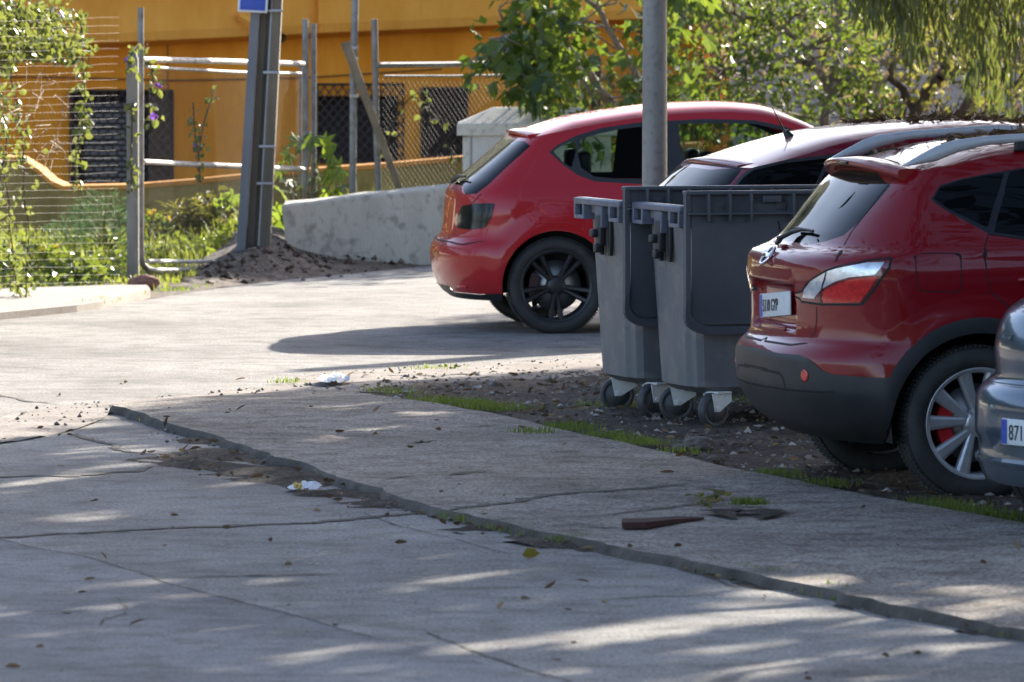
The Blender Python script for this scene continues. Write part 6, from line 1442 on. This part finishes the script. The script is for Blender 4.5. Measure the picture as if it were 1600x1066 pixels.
# dry straw like stems caught in the fence
m = MB()
for k in range(110):
    x, y = random.uniform(-60, 120), random.uniform(30, 260); q = lv(x, y); branch(m, q, lv(x + random.uniform(-30, 30), y + random.uniform(10, 80)), .003, .002, 3, .15, 4)
tag(m.build('dry_stems', LF_DRY, fix=False), 'tangle of dry straw coloured stems caught in the wire fence', 'dry stems', kind='stuff')

# --- grass tufts along the pavement and kerb
pts = []
def tuft(path, n, w, z): 
    q = resample(np.array(GP(path)), .02, False); i = RNG.integers(0, len(q), n); d = vnoise(q[i][:, 0], q[i][:, 1], .28, 81) ; k = d > .52
    p = q[i][k] + RNG.normal(size=(k.sum(), 2)) * w; pts.append(np.column_stack([p, np.full(len(p), z)]))
tuft([(590, 614), (640, 622), (690, 634)], 500, .07, .015); tuft([(680, 634), (730, 638), (790, 648)], 1500, .10, .02); tuft([(800, 656), (860, 668), (920, 684)], 1300, .07, .025); tuft([(940, 690), (1000, 702), (1070, 718)], 1500, .07, .03)
tuft([(1180, 746), (1250, 760), (1330, 774)], 1100, .06, .03); tuft([(1430, 792), (1520, 812), (1600, 826), (1680, 840)], 1500, .08, .03); tuft([(930, 640), (970, 645)], 260, .12, .03); tuft([(980, 620), (1040, 640)], 200, .1, .03); tuft([(1140, 632), (1180, 640)], 200, .1, .03)
tuft([(720, 812), (800, 830), (850, 842)], 700, .06, .01); tuft([(890, 850), (940, 857)], 600, .06, .01); tuft([(1150, 806), (1190, 806)], 200, .03, .05); tuft([(205, 640), (212, 648)], 120, .04, .01); tuft([(430, 602), (460, 600)], 160, .05, .01); tuft([(620, 582), (690, 578)], 240, .1, .01); tuft([(815, 690), (850, 692)], 120, .05, .05); tuft([(120, 484), (200, 470), (250, 464), (330, 452)], 700, .06, .03); tuft([(240, 660), (420, 712)], 130, .03, .01); tuft([(1000, 866), (1330, 934)], 240, .02, .02)
tuft([(250, 664), (440, 722), (560, 762), (680, 800)], 500, .035, .008); tuft([(860, 846), (1100, 892), (1330, 942), (1600, 1000)], 700, .03, .008)
P_ = np.concatenate(pts); gr = blades('grass', P_, (.012 + .034 * RNG.random(len(P_))), .006, GRASS_D, .9); tag(gr, 'short green grass growing along the edges of the pavement', 'grass', kind='stuff')

# --- gravel, chips and fallen leaves
def rocks(name, P, S, mat, seed=0):
    r = np.random.default_rng(seed); n = len(P); O = np.array([(1, 0, 0), (0, 1, 0), (-1, 0, 0), (0, -1, 0), (0, 0, .7), (0, 0, -.5)], float)
    J = O[None] * (.6 + .7 * r.random((n, 6, 1))) + r.normal(size=(n, 6, 3)) * .12; a = r.random(n) * 6.28; c, s = np.cos(a), np.sin(a)
    X = J[:, :, 0] * c[:, None] - J[:, :, 1] * s[:, None]; Y = J[:, :, 0] * s[:, None] + J[:, :, 1] * c[:, None]; V_ = np.stack([X, Y, J[:, :, 2]], 2) * np.asarray(S)[:, None, None] + P[:, None]
    F0 = np.array([(0, 1, 4), (1, 2, 4), (2, 3, 4), (3, 0, 4), (1, 0, 5), (2, 1, 5), (3, 2, 5), (0, 3, 5)]); F = ((np.arange(n) * 6)[:, None, None] + F0[None]).reshape(-1, 3)
    return arrays_mesh(name, V_.reshape(-1, 3), F, mat)
STONE = leafmat('stone chips', (.08, .065, .052), (.19, .16, .13), (.45, .41, .37), 0.0, rough=.9, spec=.2)
CLOD = leafmat('earth clods', (.045, .03, .02), (.10, .07, .05), (.26, .20, .15), 0.0, rough=.95, spec=.1)
DEADL = leafmat('dead leaves', (.05, .03, .018), (.12, .07, .035), (.30, .21, .12), .15, (.3, .18, .06), .7, .2)
n = 6500; XY = np.column_stack([RNG.uniform(-1, 4.6, n), RNG.uniform(27, 40.5, n)]); XY = XY[pip(XY, DPA)]; P_ = np.column_stack([XY, dirt_z(XY) + .004])
tag(rocks('stone_chips', P_, .006 + .022 * RNG.random(len(P_)) ** 3, STONE, 1), 'small stone chips scattered over the dark dirt', 'stones', kind='stuff')
n = 1500; XY = np.column_stack([RNG.uniform(-3, 1.2, n), RNG.uniform(35.0, 41.5, n)]); XY = XY[pip(XY, gP)]; P_ = np.column_stack([XY, np.full(len(XY), .014)])
tag(rocks('gravel_stones', P_, .005 + .014 * RNG.random(len(P_)) ** 2.2, STONE, 2), 'loose gravel on the sunlit road edge', 'gravel', kind='stuff')
n = 3400; XY = np.column_stack([RNG.uniform(-2.6, 2.2, n), RNG.uniform(22.5, 38, n)]); XY = XY[pip(XY, ga)]; P_ = np.column_stack([XY, np.full(len(XY), .012)])
tag(rocks('gutter_chips', P_, .004 + .018 * RNG.random(len(P_)) ** 3, STONE, 3), 'grit and chips lying in the gutter along the kerb', 'grit', kind='stuff')
k = 1700; XYd = np.column_stack([RNG.uniform(-1, 4.6, k), RNG.uniform(27, 40.5, k)]); XYd = XYd[pip(XYd, DPA)]; k = 1300; XYg = np.column_stack([RNG.uniform(-2.6, 2.2, k), RNG.uniform(22.5, 38, k)]); XYg = XYg[pip(XYg, ga)]; XYr = np.column_stack([RNG.uniform(-2.6, 2.6, 150), RNG.uniform(21, 40, 150)])
P_ = np.concatenate([np.column_stack([XYd, dirt_z(XYd) + .012]), np.column_stack([XYg, np.full(len(XYg), .022)]), np.column_stack([XYr, np.where(pip(XYr, np.array(pave_poly)), pave_z(XYr) + .006, .006)])])
lf_ = leaf_mesh('fallen_leaves', P_, np.column_stack([RNG.normal(size=(len(P_), 2)), RNG.normal(size=len(P_)) * .25]), .05 * (.5 + RNG.random(len(P_))), .018, DEADL, kind='oval'); tag(lf_, 'dead brown leaves lying on the dirt and in the gutter', 'leaves', kind='stuff')
n = 600; t = RNG.random(n); XY = np.column_stack([-2.6 + 1.7 * t + RNG.normal(size=n) * .25, 52.5 + 4.2 * t + RNG.normal(size=n) * .5]); P_ = np.column_stack([XY, verge_z(XY) + .01])
tag(rocks('rubble', P_, .008 + .035 * RNG.random(n) ** 3, CLOD, 4), 'earth clods and rubble on the spoil heap by the pole', 'rubble', kind='stuff')
# leaf litter on the roofs
for car, nm, lb, x0, x1, y0, y1, n in ((TH, 'roof_leaves', 'dry leaves lying on the roof of the wine red people carrier', 1.35, 3.0, -.35, .5, 700), (Q, 'roof_leaves', 'dry leaves and dust lying on the roof of the dark red crossover', .75, 2.3, -.4, .5, 420)):
    x = x0 + (x1 - x0) * RNG.random(n) ** (1.0); y = RNG.uniform(y0, y1, n); k = vnoise(x, y, .35, 91) > .47; x, y = x[k], y[k]; z = car.ztop(x, np.abs(y)) + .004; P_ = car.world(np.column_stack([x, y, z]))
    tag(leaf_mesh(nm, P_, np.column_stack([RNG.normal(size=(len(x), 2)), np.abs(RNG.normal(size=len(x))) * .3]), .07 * (.6 + .6 * RNG.random(len(x))), .018, DEADL, kind='long'), lb, 'leaves', kind='stuff')

# --- single things lying about
def rock_thing(label, px, py, size, group, mat, sq=(1, .7, .55)):
    bm = bmesh.new(); bmesh.ops.create_icosphere(bm, subdivisions=3, radius=1); g = G(px, py, .03); r = random.Random(px)
    for q in bm.verts:
        nn = float(vnoise(np.array([q.co.x * 1.1 + px]), np.array([q.co.y * 1.1 + q.co.z * 1.7]), .7, px)[0]); q.co = q.co * (.72 + .55 * nn)
    me = bpy.data.meshes.new('rock'); me2 = me
    for q in bm.verts: q.co = Vector((q.co.x * size * sq[0], q.co.y * size * sq[1], q.co.z * size * sq[2]))
    for f in bm.faces: f.smooth = False
    bm.to_mesh(me); bm.free(); o = link('rock', me, None, [mat]); o.location = (g.x, g.y, .03 + size * .2); return tag(o, label, 'rock', group)
ROCKM = M('grey stone', srgb(120, 110, 102), .9, col2=srgb(90, 82, 76), vs=20, bump=.5, bs=90)
rock_thing('flat grey stone on the dirt behind the pavement, right one of two', 1092, 699, .075, 'stones by the pavement', ROCKM)
rock_thing('smaller grey stone touching the left of the flat stone on the dirt', 1064, 704, .045, 'stones by the pavement', ROCKM)
rock_thing('reddish stone at the foot of the concrete fence post', 226, 448, .12, None, M('reddish stone', srgb(150, 105, 85), .9, col2=srgb(120, 84, 70), vs=14, bump=.5, bs=40))
PAPER = M('white paper', (.72, .72, .72), .8, col2=(.6, .6, .62), vs=30)
def crumple(name, label, px, py, L, W, H, mats, z=.01, seed=1, blank=None):
    g = G(px, py, z); nx, ny = 14, 9; r = random.Random(seed); vs = []; fs = []; mi = []
    for j in range(ny):
        for i in range(nx):
            u, v = i / (nx - 1) - .5, j / (ny - 1) - .5; e = 1 - .5 * (abs(v) * 2) ** 3; vs.append((g.x + u * L * e + r.gauss(0, L * .01), g.y + v * W + r.gauss(0, W * .02), z + H * abs(float(vnoise(np.array([u * 5 + seed]), np.array([v * 5]), 1, seed)[0]) - .25) * (1.2 - abs(u) - abs(v)) * 1.8))
    for j in range(ny - 1):
        for i in range(nx - 1): fs.append((j * nx + i, j * nx + i + 1, (j + 1) * nx + i + 1, (j + 1) * nx + i)); mi.append(1 if len(mats) > 1 and 3 <= i <= 5 else 0)
    m = MB(); m.v = vs; m.f = fs; m.m = mi; m.sm = [False] * len(fs); return tag(m.build(name, mats, fix=False), label, 'litter')
crumple('food_wrapper', 'crumpled white and yellow wrapper lying in the gutter', 474, 764, .17, .20, .05, [PAPER, M('yellow print', (.55, .36, .04), .6, col2=(.4, .25, .03))], seed=3)
crumple('plastic_bag', 'flattened white bag in the sun at the far end of the pavement', 521, 594, .19, .55, .05, [PAPER], z=.03, seed=5)
# rusty bar left lying in a rut of the pavement
RUSTB = M('rusty bar', srgb(74, 44, 40), .85, col2=srgb(48, 32, 32), vs=20, bump=.6, bs=70, spec=.2)
q = [G(972, 824, ZP), G(1010, 824, ZP), G(1060, 816, ZP), G(1100, 812, ZP)]; m = MB()
m.loft([[(p.x, p.y - w_, ZP + .004), (p.x, p.y - w_ * .8, ZP + h_), (p.x, p.y + w_ * .6, ZP + h_ * 1.1), (p.x, p.y + w_, ZP + .004)] for p, w_, h_ in zip(q, (.12, .13, .09, .03), (.028, .03, .020, .010))], smooth=False, caps=True)
tag(m.build('iron_bar', RUSTB, bevel=.003), 'dark rusty tapering iron bar lying across the pavement near the kerb', 'iron bar')
m = MB(); ribbon_mesh(m, GP([(1095, 810), (1140, 803), (1185, 804), (1235, 811)], ZP), .16, lambda p: ZP + .012, 0, .4, 77, .03); tag(m.build('soil_rut', GUTTER, fix=False), kind='structure')
m = MB(); c = G(1112, 787, ZP); P_ = []
for k in range(5): b = (c.x + random.uniform(-.06, .06), c.y + random.uniform(-.15, .15), ZP + .03); branch(m, (c.x - .05 + k * .02, c.y, ZP + .01), b, .003, .002, 4); P_ += [b] * 5
tw = tag(empty('leafy_twig', (0, 0, 0)), 'small green leafy twig lying on the pavement beyond the rusty bar', 'twig'); m.build('stem', BARK_D, tw, fix=False)
P_ = np.array(P_) + RNG.normal(size=(25, 3)) * np.array([.04, .08, .008]); leaf_mesh('foliage', P_, RNG.normal(size=(25, 3)) * np.array([1, 1, .3]), .06, .018, LF_OLIVE, tw)
def leaf_thing(lb, px, py, L, mat): 
    g = G(px, py); o = leaf_mesh('fallen_leaf', np.array([[g.x, g.y, .012]]), np.array([[1., .2, .1]]), L, L * .6, mat, fold=.5); return tag(o, lb, 'leaf')
leaf_thing('curled yellow brown leaf lying alone on the shaded road', 815, 873, .075, leafmat('yellow leaf', (.22, .15, .03), (.22, .15, .03), (.22, .15, .03), .1))
